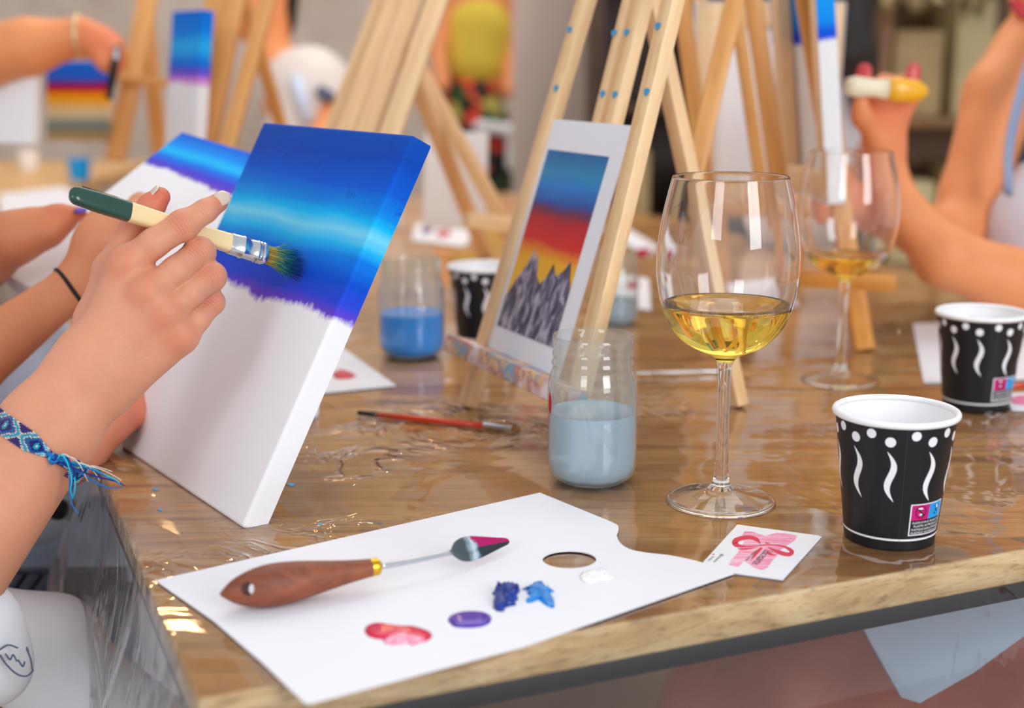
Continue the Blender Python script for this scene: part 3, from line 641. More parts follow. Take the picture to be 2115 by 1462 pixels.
def conegrid(u0, u1, v0, v1, R0, R1, H, off, nu=10, nv=3):
    """patch on the cup wall; u degrees, v metres below the lip"""
    V = []; F = []
    for i in range(nu+1):
        for j in range(nv+1):
            u = math.radians(u0+(u1-u0)*i/nu); v = v0+(v1-v0)*j/nv; r = R0+(R1-R0)*v/H+off; V.append((r*math.sin(u), -r*math.cos(u), H-v))
    for i in range(nu):
        for j in range(nv): k = i*(nv+1)+j; F.append((k, k+1, k+nv+2, k+nv+1))
    return V, F
def cup(loc, rz, label, group=None, src=None):
    H, R0, R1 = .0848, .0382, .0287
    r = empty('paper_cup', loc, label, 'cup', group); r.matrix_basis = Matrix.Translation(Vector(loc)) @ Matrix.Rotation(rz, 4, 'Z'); m = wm(r)
    HW = H-.0012
    V, F = lathe([(0, .004), (R1-.0012, .004), (R1-.0010, 0), (R1, 0), (R0, HW-.001), (R0-.0006, HW-.001), (R1-.0006, .0045)][3:5]+[], 96)
    V, F = lathe([(R1-.0008, .0002), (R1, 0), (R0, HW), (R0-.0005, HW)], 96); mk('cup_wall', V, F, 'cupblack', r, m, smooth=.8, label='black outer wall with a seam')
    V, F = lathe([(R0-.0005, HW-.0005), (R0-.0008, HW-.002), (R1-.0009, .005), (0, .005), (0, .0042), (R1-.0007, .0042), (R1-.0006, .001)], 96); mk('inner_lining', V, F, 'cupwhite', r, m, smooth=.8, label='white inside')
    c = (R0+.0003, HW-.0001); V, F = lathe([(c[0]+.0018*math.cos(a), c[1]+.0021*math.sin(a)) for a in [i/14*2*PI for i in range(14)]], 96, closed=True); mk('rolled_rim', V, F, 'cupwhite', r, m)
    rad = lambda v: R0+(R1-R0)*v/H
    # printed dots and wavy strokes
    parts = []
    def shape(pts, off=.00018):
        V = [((rad(v)+off)*math.sin(u), -(rad(v)+off)*math.cos(u), H-v) for u, v in pts]; return V
    def dot(ud, v, rr=.0033):
        u = math.radians(ud); n = 20; q = [(u+rr*math.cos(a)/rad(v), v+rr*math.sin(a)) for a in [2*PI*i/n for i in range(n)]]
        Vv = shape(q+[(u, v)]); return Vv, [(i, (i+1) % n, n) for i in range(n)]
    def wave(ud):
        u = math.radians(ud); L = 16; l = []; rr_ = []
        for i in range(L+1):
            t = i/L; v = .0185+t*.0335; c = -.0032*math.cos(t*PI*2+.5)*math.sin(t*PI)**.5*1.15+(-.0022+.0044*t)*.8 if False else .0030*math.sin(t*2*PI)+(-.0026+.0052*t)
            wd = .0021*math.sin(t*PI)**.8+.00008; l.append((u+(c-wd)/rad(v), v)); rr_.append((u+(c+wd)/rad(v), v))
        Vv = shape(l+rr_); return Vv, [(i, i+1, L+2+i, L+1+i) for i in range(L)]
    for a in (-147, -110, -76, -39.5, -3.5, 38.5, 75, 111.5, 148, -180): parts.append(dot(a, .0122)); parts.append(wave(a+1.5))
    for a in (-165, -128, -93, -58, -22, 20.5, 57, 93, 130, 165): parts.append(dot(a, .0078, .0031))
    V, F = join(parts); mk('printed_marks', V, F, 'ink_white', r, m, label='white dots and wavy strokes')
    V, F = conegrid(-180, 180, .0772, .0786, R0, R1, H, .00015, 96, 1); mk('printed_line', V, F, 'ink_white', r, m)
    V, F = conegrid(11.6, 12.0, .002, .0845, R0, R1, H, .00016, 1, 8); mk('seam', V, F, 'grey_seam', r, m)
    a0, a1, v0, v1 = 22.5, 72, .0535, .0750
    V, F = join([conegrid(a0, a1, v0, v0+.0007, R0, R1, H, .0002, 14, 1), conegrid(a0, a1, v1-.0007, v1, R0, R1, H, .0002, 14, 1), conegrid(a0, a0+1.5, v0, v1, R0, R1, H, .0002, 1, 4), conegrid(a1-1.5, a1, v0, v1, R0, R1, H, .0002, 1, 4)])
    lf = mk('recycling_label', V, F, 'ink_white', r, m, label='framed magenta and cyan label with four lines of lettering')
    vm = v0+.0110; am = a0+(a1-a0)*.51
    mk('label_panel', *conegrid(a0+1.5, am, v0+.0007, vm, R0, R1, H, .0002, 8, 2), 'magenta', lf, m, label='magenta label panel with a crossed-out circle')
    mk('label_panel', *conegrid(am, a1-1.5, v0+.0007, vm, R0, R1, H, .0002, 8, 2), 'cyan', lf, m, label='cyan label panel with a small drawing')
    def wrap(Vt, uc, vc): return [((rad(vc-y)+.00045)*math.sin(uc+x/rad(vc)), -(rad(vc-y)+.00045)*math.cos(uc+x/rad(vc)), H-(vc-y)) for x, y, _ in Vt]
    uc = math.radians((a0+1.5+am)/2); vc = (v0+vm)/2; n = 28
    ring = [(1.0*math.cos(a), 1.0*math.sin(a)) for a in [2*PI*i/n for i in range(n)]]
    Vr = [(x*.0038, y*.0043, 0) for x, y in ring]+[(x*.0034, y*.0039, 0) for x, y in ring]; Fr = [(i, (i+1) % n, n+(i+1) % n, n+i) for i in range(n)]
    Vs = [(-.0029, .0024, .0), (-.0023, .0030, 0), (.0029, -.0024, 0), (.0023, -.0030, 0)]
    V, F = join([(wrap(Vr, uc, vc), Fr), (wrap(Vs, uc, vc), [(0, 1, 2, 3)])]); mk('crossed_circle', V, F, 'ink', lf, m)
    def bl(cx, cy, rx, ry, n=10): return [(cx+rx*math.cos(2*PI*i/n)*(1+.2*math.sin(5*i)), cy+ry*math.sin(2*PI*i/n)*(1+.2*math.cos(3*i)), 0) for i in range(n)], [tuple(range(n))]
    q = [bl(-.0006, .0024, .0019, .0007), bl(-.0004, -.0017, .0009, .0007), bl(.0005, -.0016, .0005, .0006)]
    V, F = join([(wrap(v, uc, vc), f) for v, f in q]); mk('pictogram', V, F, 'ink_white', lf, m)
    uc2 = math.radians((am+a1)/2)
    q = [bl(.0008*math.cos(k), -.0012+.0018*math.sin(k*1.3), .0005, .0007) for k in range(5)]+[([(-.0030, .0022, 0), (-.0028, .0026, 0), (.0030, .0030, 0), (.0030, .0026, 0)], [(0, 1, 2, 3)])]
    V, F = join([(wrap(v, uc2, vc), f) for v, f in q]); mk('pictogram', V, F, 'ink', lf, m)
    V, F = join([(wrap(v, uc2, vc), f) for v, f in [bl(.0003, .0022, .0009, .0013)]]); mk('pictogram', V, F, 'ink_white', lf, m)
    tl = []
    for k, s in enumerate(('PLÁSTICO EN EL PRODUCTO', 'PLASTIC IN PRODUCT', 'PLASTIQUE DANS LE PRODUIT', 'PLÁSTICO NO PRODUTO')):
        Vt, Ft = textmesh(s, .00205, bold=.00002); sc_ = .0225/max(.0225, float(np.ptp(Vt[:, 0]))); Vt = Vt*[sc_, 1, 1]
        tl.append((wrap(Vt, math.radians((a0+a1)/2), vm+.0024+k*.00232), Ft))
    V, F = join(tl); mk('label_lettering', V, F, 'ink_white', lf, m); return r
p = on(1836, 1105, ZT); face = lambda q: -math.atan2(q[0], q[1])
C1 = cup(p, face(p), 'black paper cup with white dots and waves, nearest, at the table front edge', 'black paper cups with white rims')
for px, py, da, lb in ((2015, 835, .04, 'black paper cup standing behind the nearest one on white paper'), (1000, 705, .1, 'blurred black paper cup between the blue jar and the card easel')):
    q = on(px, py, ZT+.0012 if px > 2000 else ZT); c = dup(C1); c.matrix_basis = Matrix.Translation(Vector(q)) @ Matrix.Rotation(face(q)+da, 4, 'Z'); c['label'] = lb

# ------------------------------------------------------------------ palette, paint, spatula, card, small brush
def plate(outer, holes, z0, z1):
    bm = bmesh.new(); E = []; loops = []
    for lp in [outer]+holes:
        vs = [bm.verts.new((x, y, z1)) for x, y in lp]; loops.append(vs); E += [bm.edges.new((vs[i], vs[(i+1) % len(vs)])) for i in range(len(vs))]
    bmesh.ops.triangle_fill(bm, edges=E, use_beauty=True, use_dissolve=False)
    fs = list(bm.faces); r = bmesh.ops.extrude_face_region(bm, geom=fs)
    for v in [g for g in r['geom'] if isinstance(g, bmesh.types.BMVert)]: v.co.z = z0
    bm.verts.index_update(); V = [tuple(q.co) for q in bm.verts]; F = [tuple(q.index for q in f.verts) for f in bm.faces]; bm.free(); return V, F
ZP = .7522
def curve_px(pts, n): return [tuple(q) for q in spline(pts, n)]
notch = curve_px([(1262, 1077), (1276, 1085), (1277, 1096), (1274, 1106), (1282, 1122), (1302, 1134), (1335, 1141), (1380, 1146), (1430, 1156), (1480, 1170), (1516, 1183)], 40)
outl = [(322, 1198), (700, 1112), (1115, 1017)]+notch+[(1080, 1334), (640, 1451), (628, 1449), (540, 1366), (440, 1280)]
hp = [(1176+55.5*math.cos(a), 1155+18.5*math.sin(a)) for a in [2*PI*i/40 for i in range(40)]]
V, F = plate(onpoly(outl, ZP), [onpoly(hp, ZP)], ZP-.0009, ZP)
mk('paper_palette', V, F, 'paper', smooth=False, label='large white card palette with a thumb hole and fresh paint at the table corner', cat='palette')
def blob(name, pp, z, h, mat, label, cat='paint', seed=0, rough=.0, parent=None, shrink=.0, group=None, cen=None):
    P0 = np.array([on(x, y, z)[:2] for x, y in curve_px(pp+[pp[0]], 56)[:-1]]); c = P0.mean(0) if cen is None else on(cen[0], cen[1], z)[:2]
    r = np.random.default_rng(seed); V = []; F = []; n = len(P0); K = 9
    ph = r.uniform(0, 6.28, 6)
    for k in range(K):
        t = k/K; s = 1-t
        for i, p_ in enumerate(P0):
            q = c+(p_-c)*s; hh = h*(1-(1-min(1, t*1.6))**2.4)
            nz = rough*h*(math.sin(q[0]*900+ph[0])*math.sin(q[1]*1100+ph[1])+.7*math.sin(q[0]*2100+q[1]*900+ph[2])+.6*math.sin(q[1]*2600-q[0]*1300+ph[3])) if k else 0
            V.append((q[0], q[1], z+max(.0001*(k > 0), hh+nz)))
    V.append((c[0], c[1], z+h)); V_ = len(V)-1
    for k in range(K-1):
        for i in range(n): F.append((k*n+i, k*n+(i+1) % n, (k+1)*n+(i+1) % n, (k+1)*n+i))
    F += [((K-1)*n+i, (K-1)*n+(i+1) % n, V_) for i in range(n)]; F.append(tuple(range(n))[::-1])
    return mk(name, V, F, mat, parent, smooth=True, label=label, cat=cat, group=group)
def paintm(name, c, c2=None, stops=(.45, .6), sc=180, emit=0):
    m = N(name); v = m.coord((1, 2.2, 1), (0, 0, .4)); n = m.noise(v, sc, 4, .6, .8)
    m.set(Base_Color=m.ramp(n, [(stops[0], c), (stops[1], c2 or c)]), Roughness=.16, Coat_Weight=.15); m.bump(m.noise(v, sc*.8, 2), .25, .0006); return m.m
M['p_red'] = paintm('crimson_paint', srgb(212, 0, 62), srgb(224, 4, 78)); M['p_pink'] = paintm('thin_pink_smear', srgb(252, 190, 210), srgb(240, 80, 130), (.35, .7), 120)
M['p_vio'] = paintm('violet_paint', srgb(80, 34, 172), srgb(74, 30, 166)); M['p_blue'] = paintm('deep_blue_paint', srgb(0, 34, 130), srgb(0, 74, 180), (.4, .7))
M['p_cyan'] = paintm('light_blue_paint', srgb(0, 124, 214), srgb(20, 156, 232), (.4, .7)); M['p_white'] = paintm('white_paint', srgb(252, 252, 254), srgb(250, 250, 253))
blob('paint_blob', [(752, 1303), (757, 1292), (775, 1286), (800, 1291), (830, 1294), (862, 1295), (886, 1303), (893, 1313), (884, 1322), (862, 1324), (836, 1318), (806, 1320), (780, 1320), (760, 1314)], ZP, .0022, 'p_red', 'crimson paint puddle nearest the corner of the palette', rough=.06)
blob('paint_smear', [(790, 1322), (806, 1312), (824, 1303), (836, 1306), (848, 1312), (866, 1318), (884, 1324), (868, 1327), (852, 1333), (846, 1328), (815, 1331), (796, 1329)], ZP+.0002, .0023, 'p_pink', 'pale pink smear dragged across the crimson puddle', seed=2, rough=.1)
blob('paint_blob', [(924, 1281), (930, 1271), (950, 1264), (978, 1262), (1003, 1265), (1015, 1274), (1011, 1287), (992, 1295), (962, 1297), (937, 1294)], ZP, .0020, 'p_vio', 'smooth oval violet paint puddle between red and blue')
blob('paint_blob', [(1018, 1256), (1018, 1240), (1024, 1235), (1016, 1226), (1022, 1220), (1024, 1211), (1032, 1214), (1046, 1208), (1056, 1213), (1068, 1211), (1075, 1220), (1066, 1230), (1071, 1238), (1060, 1244), (1066, 1250), (1046, 1254), (1040, 1263), (1026, 1262)], ZP, .0046, 'p_blue', 'thick dark blue paint scraped into ridges', seed=4, rough=.34)
blob('paint_blob', [(1077, 1217), (1092, 1214), (1102, 1205), (1113, 1201), (1124, 1206), (1132, 1215), (1146, 1222), (1136, 1224), (1144, 1236), (1144, 1256), (1126, 1250), (1112, 1240), (1094, 1246), (1086, 1242), (1098, 1234), (1088, 1226), (1094, 1219)], ZP, .0028, 'p_cyan', 'light blue paint smear right of the dark blue', seed=5, rough=.3)
blob('paint_blob', [(1196, 1190), (1206, 1180), (1228, 1178), (1240, 1173), (1256, 1178), (1250, 1184), (1270, 1192), (1260, 1198), (1236, 1198), (1222, 1206), (1202, 1200)], ZP, .0016, 'p_white', 'white paint smear below the thumb hole', seed=6, rough=.2)

# visiting cards
cpx = [(1523, 1083), (1693, 1106), (1612, 1195), (1442, 1172)]
cq = [on(x, y, .7513) for x, y in cpx]
for k, z in ((0, .7509), (1, .7513)):
    oc = [(q_[0]+(.0012 if k == 0 else 0), q_[1]-(.001 if k == 0 else 0)) for q_ in cq]
    V, F = prism(oc, z-.0003, z); cd = mk('visiting_card', V, F, 'paper', smooth=False, label=('white card hidden beneath the pink ribbon card', 'white visiting card with a pink ribbon logo beside the palette')[k], cat='card')
cen = sum(cq)/4; ax = (cq[1]-cq[0]); ay = (cq[0]-cq[3])   # u along top edge, v towards far edge
def cm(u, v, z=.75142): q_ = cq[3]+ax*u+ay*v; return (q_[0], q_[1], z)
def card_uv(cx, cyy):
    """crop pixel -> card uv"""
    x = 1420+cx/7.05; y = 1060+cyy/7.05; q_ = on(x, y, .7513)-cq[3]; A = np.array([[ax[0], ay[0]], [ax[1], ay[1]]]); return np.linalg.solve(A, q_[:2])
def cprint(name, pts, mat, z, n=None, **kw):
    if n: pts = curve_px(pts+[pts[0]], n)[:-1]
    V = [cm(*card_uv(*q_), z) for q_ in pts]; return mk(name, V, [tuple(range(len(V)))], mat, cd, smooth=False, **kw)
def wash():
    m = N('pink_brush_wash'); v = m.coord((30, 320, 1), (0, 0, .9)); n = m.noise(v, 1.5, 4, .65, .3)
    m.set(Base_Color=m.ramp(n, [(.3, srgb(240, 90, 160)), (.5, srgb(248, 160, 196)), (.66, srgb(252, 226, 238))]), Roughness=.4); return m.m
M['wash'] = wash(); M['logo'] = plain('crimson_logo_print', srgb(226, 10, 76), .35, .03)
cprint('pink_wash', [(830, 262), (930, 265), (1040, 300), (1130, 330), (1300, 280), (1480, 300), (1600, 325), (1560, 400), (1440, 470), (1330, 560), (1300, 620), (1230, 700), (1160, 800), (1080, 825), (980, 800), (900, 740), (820, 700), (740, 780), (600, 750), (640, 680), (720, 590), (760, 520), (820, 430), (790, 330)], 'wash', .75138)
def ribbon(name, pts, ws, n=40):
    c = spline([(*p_, w_) for p_, w_ in zip(pts, ws)], n); T = np.gradient(c[:, :2], axis=0); T /= np.linalg.norm(T, axis=1)[:, None]; Nn = np.stack([-T[:, 1], T[:, 0]], 1)
    L = c[:, :2]+Nn*c[:, 2:]; R_ = c[:, :2]-Nn*c[:, 2:]; V = [cm(*card_uv(*q_), .75146) for q_ in np.vstack([L, R_])]; mk(name, V, [(i, i+1, n+i+1, n+i) for i in range(n-1)], 'logo', cd, smooth=False)
ribbon('ribbon_logo', [(1060, 445), (1010, 385), (900, 352), (760, 372), (690, 420), (720, 465), (840, 485), (1000, 478), (1180, 462), (1320, 470), (1440, 500), (1520, 560), (1480, 600), (1360, 580), (1240, 530), (1170, 495)], [6, 26, 26, 32, 42, 30, 10, 8, 8, 9, 16, 30, 28, 30, 16, 3], 80)
ribbon('ribbon_logo', [(1085, 505), (1030, 550), (980, 610), (920, 685)], [16, 22, 20, 3], 20)
ribbon('ribbon_logo', [(730, 515), (820, 520), (920, 512), (1010, 500)], [4, 13, 9, 3], 16)
ribbon('ribbon_logo', [(1150, 560), (1200, 592), (1240, 606), (1290, 608)], [14, 20, 12, 3], 16)
ribbon('ribbon_logo', [(1130, 430), (1165, 438), (1210, 440)], [9, 9, 2], 10)
def ctext(txt, size, p0, p1, **kw):
    a = np.array(cm(*card_uv(*p0))); b = np.array(cm(*card_uv(*p1))); d = (b-a)/np.linalg.norm(b-a); nrm = np.array([-d[1], d[0], 0])
    Vt, Ft = textmesh(txt, size, shear=.3, **kw); Vt = Vt*[np.linalg.norm(b-a)/np.ptp(Vt[:, 0]), 1, 1]; c = (a+b)/2
    V = [c+d*x+nrm*y for x, y, _ in Vt]; V = [(q_[0], q_[1], .75152) for q_ in V]; mk('lettering', V, Ft, 'ink', cd, smooth=False)
ctext('Lucesarte', .0085, (1130, 530), (935, 735)); ctext('Pintura y vino', .0030, (985, 540), (835, 690))
ctext('@lucesarte', .0028, (500, 590), (370, 710)); ctext('Lucesarte', .0026, (370, 625), (290, 690)); cprint('tiny_mark', [(365, 590), (395, 592), (388, 606), (358, 604)], 'logo', .7515)

# palette spatula
sp0 = on(456, 1227, .7640); sp1 = on(768, 1172, .7655)
spat = empty('palette_knife', (sp0+sp1)/2*np.array([1, 1, 0])+np.array([0, 0, ZP]), 'wooden-handled palette knife with magenta on its tip, lying on the palette', 'palette knife')
Lh = np.linalg.norm(sp1-sp0); dh = (sp1-sp0)/Lh
ts = [0, .06, .14, .25, .36, .5, .65, .8, .93, 1.0]; rs = [.0008, .0042, .0082, .0112, .0120, .0110, .0090, .0070, .0056, .0050]
s_ = SDF(np.minimum(sp0, sp1)-.016, np.maximum(sp0, sp1)+.016, .0006)
hs = spline(list(zip(ts, rs)), 40); s_.chain([sp0+dh*Lh*t for t, _ in hs], [max(.0008, q_) for _, q_ in hs], .0006); hc = sp0+dh*Lh*.195; cd_ = np.array([0, 0, CZ])+np.array([0, 0, 0])-hc; cd_ = np.array([-.05, -.97, .38]); cd_ /= np.linalg.norm(cd_)
s_.cone(hc-cd_*.03, hc+cd_*.03, .0036, .0036, sub=True); V, F = s_.mesh(2)
mk('handle', V, F, 'redwood', spat, label='red-brown turned wooden handle with a hanging hole')
fe0, fe1 = sp1-dh*.001, on(784, 1169, .7655); V, F = tube([fe0, fe0+(fe1-fe0)*.1, fe0+(fe1-fe0)*.85, fe1], [.0052, .0054, .0050, .0040], 24); mk('ferrule', V, F, 'brass', spat, smooth=.7)
nk = on(934, 1140, .7650); V, F = tube(spline([fe1, fe1*.6+nk*.4+np.array([0, 0, -.0006]), nk], 16), np.linspace(.0022, .0017, 16), 14); mk('shaft', V, F, 'chrome', spat)
tipb = on(1051, 1117, .7600); exb = (tipb-nk); Lb = np.linalg.norm(exb); exb /= Lb; upb = np.array([-.1, .62, .78]); bmx = frame(nk, exb, upb)
def spmat():
    m = N('paint_smeared_blade'); tc = m.n('ShaderNodeTexCoord'); sx = m.n('ShaderNodeSeparateXYZ'); m.l(tc.outputs['Object'], sx.inputs[0])
    n = m.noise(tc.outputs['Object'], 260, 4, .65); x = m.math('ADD', m.math('MULTIPLY', sx.outputs['X'], 1/.034), m.math('MULTIPLY', m.math('SUBTRACT', n, .5), .25))
    c = m.ramp(x, [(.32, srgb(96, 108, 112)), (.42, srgb(150, 166, 176)), (.5, srgb(196, 214, 224)), (.58, srgb(130, 160, 180)), (.64, srgb(40, 50, 58))])
    mg = m.math('MULTIPLY', m.ramp(m.math('ADD', x, m.math('MULTIPLY', sx.outputs['Z'], 18)), [(.60, (0, 0, 0, 1)), (.64, (1, 1, 1, 1))]), m.ramp(m.math('ADD', m.math('MULTIPLY', sx.outputs['Z'], 100), .5), [(.46, (0, 0, 0, 1)), (.52, (1, 1, 1, 1))]))
    m.set(Base_Color=m.mix(mg, c, srgb(178, 0, 98)), Metallic=m.ramp(x, [(.3, (.85, .85, .85, 1)), (.45, (.1, .1, .1, 1))]), Roughness=.3); return m.m
M['blade'] = spmat()
bw = [(0, .0016), (.03, .0034), (.10, .0060), (.22, .0076), (.36, .0076), (.55, .0060), (.8, .0036), (.95, .0022), (1.0, .0009)]; bs_ = spline(bw, 26)
V = []; F = []
for t, w in bs_:
    for j in range(9): s = j/8*2-1; V.append((t*Lb, -.0011*(1-s*s)*(1-t)-.0003, s*max(w, .0003)))
nn = len(V); V += [(x, y+.0006, z) for x, y, z in V]
for i in range(25):
    for j in range(8): k = i*9+j; F += [(k, k+1, k+10, k+9), (nn+k, nn+k+9, nn+k+10, nn+k+1)]
for i in range(25):
    for j in (0, 8): k = i*9+j; F.append((k, k+9, nn+k+9, nn+k))
F += [tuple((0+j, j+1, nn+j+1, nn+j)) for j in range(8)]+[tuple((225+j, 226+j, nn+226+j, nn+225+j)) for j in range(8)]
mk('blade', V, F, 'blade', spat, bmx, smooth=.9, label='leaf-shaped steel blade smeared with grey and magenta paint')

def thin_brush(p0, p1, label, cols, r=.0028, name='thin_paintbrush', frs=(.17, .70, .90)):
    p0, p1 = np.array(p0), np.array(p1); root = empty(name, (p0+p1)/2-np.array([0, 0, r]), label, 'paintbrush'); d = p1-p0
    a, b, c = frs
    V, F = tube([p0, p0+d*.01, p0+d*a], [r*.4, r*.75, r*.85], 16); mk('handle_end', V, F, cols[0], root)
    V, F = tube([p0+d*a, p0+d*(a+.25), p0+d*b], [r*.85, r, r*.9], 16); mk('handle', V, F, cols[1], root)
    V, F = tube([p0+d*b, p0+d*(b+.03), p0+d*c], [r*.92, r, r*.85], 16); mk('ferrule', V, F, cols[2], root, smooth=.8)
    V, F = tube([p0+d*c, p0+d*(c+.04), p1], [r*.8, r*.7, r*.15], 12); mk('bristles', V, F, cols[3], root); return root
M['redlac'] = plain('red_orange_lacquer', srgb(226, 66, 22), .22, .05, coat=.5); M['blacklac'] = plain('black_lacquer', srgb(34, 24, 20), .25, .05); M['bristle_brown'] = plain('brown_bristles', srgb(150, 104, 50), .8, .2)
M['whitelac'] = plain('white_lacquer', srgb(236, 236, 240), .3, .03)
thin_brush(on(738, 852, ZT+.003), on(1076, 887, ZT+.003), 'thin red-orange brush with a black end lying on the table', ['blacklac', 'redlac', 'chrome', 'bristle_brown'], .0029, frs=(.13, .78, .95))
thin_brush(on(1312, 771, ZT+.003), on(1500, 766, ZT+.003), 'thin white brush lying between the jar and the wine glass', ['whitelac', 'whitelac', 'chrome', 'bristle_brown'], .0016)
thin_brush(on(2078, 798, ZT+.004), on(2330, 790, ZT+.004), 'red-orange brush end showing right of the second cup', ['redlac', 'redlac', 'chrome', 'bristle_brown'], .0035)

# ------------------------------------------------------------------ the wide brush held by the painter
ncv = np.array(mc.to_3x3() @ Vector((0, 1, 0)))
def canvas_depth(px, py):
    o = np.array([0, 0, CZ]); r = atr(px, py, 1.0)-o; t = (BRp-o).dot(ncv)/r.dot(ncv); return t
Dt = canvas_depth(622, 552)-.002; print('canvas depth at tip', Dt)
bx0, by0, bx1, by1 = 143, 399, 625, 549; DZ = .105
def dB(x): return Dt-DZ*(bx1-x)/(bx1-bx0)
B0, B1 = atr(bx0, by0, dB(bx0)), atr(bx1, by1, dB(bx1)); LB = np.linalg.norm(B1-B0); zb = (B1-B0)/LB
fwd = np.array([0, CT, -ST]); upc = np.array([0, ST, CT]); wdir = np.cross(zb, fwd); wdir /= np.linalg.norm(wdir)
wdir *= (1 if wdir[2] > 0 else -1); vdir = np.cross(wdir, zb); vdir *= (1 if vdir.dot(fwd) > 0 else -1); wdir = wdir*math.cos(math.radians(24))+vdir*math.sin(math.radians(24)); bmat = frame(B0, wdir, zb)   # x: broad side, y: thickness
brush = bpy.data.objects.new('wide_paintbrush', None); COL.objects.link(brush); brush.matrix_basis = bmat; brush.empty_display_size = .02
tag(brush, 'wide flat brush with a dark green handle end and blue-tipped bristles, held against the canvas', 'paintbrush')
fx = lambda x: (x-bx0)/(bx1-bx0)*LB
def loft(name, st, mat, ex=3.2, n=28, caps=True, **kw):
    V = []; F = []
    for z, w, t in st:
        for j in range(n):
            a = 2*PI*j/n; c, s = math.cos(a), math.sin(a); V.append((w*math.copysign(abs(c)**(2/ex), c), t*math.copysign(abs(s)**(2/ex), s), z))
    k = len(st)
    for i in range(k-1):
        for j in range(n): F.append((i*n+j, i*n+(j+1) % n, (i+1)*n+(j+1) % n, (i+1)*n+j))
    if caps: F += [tuple(range(n))[::-1], tuple((k-1)*n+j for j in range(n))]
    return mk(name, V, F, mat, brush, bmat, smooth=.9, **kw)
hw = lambda x: float(np.interp(x, [143, 200, 260, 330, 400, 470], [.0060, .0067, .0067, .0063, .0062, .0068])); htk = lambda x: float(np.interp(x, [143, 260, 400, 470], [.0042, .0046, .0044, .0048]))
g = []
for i in range(9): a = i/8*PI/2; g.append((fx(143)+.0065*(1-math.cos(a)), max(.0004, hw(150)*math.sin(a)**.8), max(.0003, htk(150)*math.sin(a)**.8)))
g += [(fx(x), hw(x)+.0001, htk(x)+.0001) for x in (190, 220, 250, 256)]+[(fx(260), hw(260)-.0004, htk(260)-.0003)]
loft('painted_end', g, 'green', label='dark green lacquered end')
loft('handle', [(fx(x), hw(x), htk(x)) for x in (254, 280, 310, 340, 370, 400, 430, 458)]+[(fx(466), hw(466)*.97, htk(466)*.97)], 'lacquer', label='cream wooden handle')
lab = [(hw(160)*.98*.72, 0)]
V = [(-(hw(165)+.00022)*q_[0], q_[1], fx(q_[2])) for q_ in ((1, -.0022, 163), (1, .0024, 163), (1.0, .0030, 225), (.985, .0006, 262), (1, -.0024, 238))]
V = [(abs(x), y, z) for x, y, z in V]; mk('printed_band', V, [tuple(range(5))], 'goldblack', brush, bmat, smooth=False, label='black and gold print along the narrow side')
fr_ = [(fx(462), .0072, .0052)]
for x, b_ in ((466, 0), (484, 0), (487, .0006), (490, .0006), (493, 0), (518, 0), (520, .0005), (523, 0), (526, .0005), (529, 0), (532, .0005), (537, .0002), (540, -.0003)): fr_.append((fx(x), .0073+b_, .0054+b_))
loft('ferrule', fr_, 'chrome', 3.0, label='ridged silver ferrule')
r = np.random.default_rng(11); parts = []
for i in range(620):
    a = r.uniform(0, 2*PI); q_ = math.sqrt(r.uniform()); x0, y0 = q_*.0066*math.cos(a), q_*.0046*math.sin(a); Lx = fx(r.uniform(585, 628))-fx(538)
    sp = .85+r.uniform(.0, 1.5); x1, y1 = x0*sp+r.normal()*.0011-.0008, y0*sp*.8+r.normal()*.0008
    if r.uniform() < .06: x1 += r.normal()*.004; Lx *= .8
    pts = [(x0, y0, fx(538)), (x0*1.06, y0*1.06, fx(538)+Lx*.35), ((x0+x1)*.52, (y0+y1)*.52, fx(538)+Lx*.7), (x1, y1, fx(538)+Lx)]
    parts.append(tube(pts, [.00016, .00018, .00015, .00004], 3, up=(1, 0, 0)))
V, F = join(parts)
m_ = N('dipped_bristles'); tc = m_.n('ShaderNodeTexCoord'); sx = m_.n('ShaderNodeSeparateXYZ'); m_.l(tc.outputs['Object'], sx.inputs[0]); mpb = m_.n('ShaderNodeMapping'); mpb.inputs['Scale'].default_value = (900, 900, 20); m_.l(tc.outputs['Object'], mpb.inputs[0])
zz_ = m_.math('ADD', m_.math('MULTIPLY', m_.math('SUBTRACT', sx.outputs['Z'], fx(538)), 1/(fx(628)-fx(538))), m_.math('MULTIPLY', m_.math('SUBTRACT', m_.noise(mpb.outputs[0], 1, 2), .5), .9))
m_.set(Base_Color=m_.ramp(zz_, [(0, srgb(200, 160, 70)), (.22, srgb(172, 160, 70)), (.38, srgb(40, 140, 120)), (.62, srgb(0, 104, 130)), (.8, srgb(8, 60, 130)), (1, srgb(8, 36, 96))]), Roughness=.45); M['bristles'] = m_.m
mk('bristles', V, F, 'bristles', brush, bmat, kind='stuff', label='splayed bristles, gold at the root and blue-green at the tip')

# ------------------------------------------------------------------ the painter's right hand, forearm and the rest of the figure
D0 = dB(395); fw = fwd
def hp_(x, y, dd): return atr(x, y, D0+dd)
IX = [hp_(264, 546, -.020), hp_(318, 502, -.024), hp_(378, 465, -.0175), hp_(424, 436, -.012), hp_(452, 418, -.0045)]
MI = [hp_(306, 606, -.024), hp_(365, 560, -.020), hp_(412, 522, -.006), hp_(408, 545, .016), hp_(375, 575, .020)]
RI = [hp_(344, 648, -.021), hp_(395, 606, -.017), hp_(437, 571, -.004), hp_(424, 602, .016), hp_(385, 625, .018)]
PK = [hp_(374, 695, -.014), hp_(408, 660, -.010), hp_(437, 624, .001), hp_(424, 645, .016), hp_(388, 668, .018)]
THB = [hp_(205, 665, .004), hp_(232, 560, .000), hp_(284, 462, -.002), hp_(314, 425, -.003), hp_(331, 407, -.003)]
WR = hp_(190, 765, -.022)
elb = atr(-215, 1320, D0-.06)
ha = 0.00105
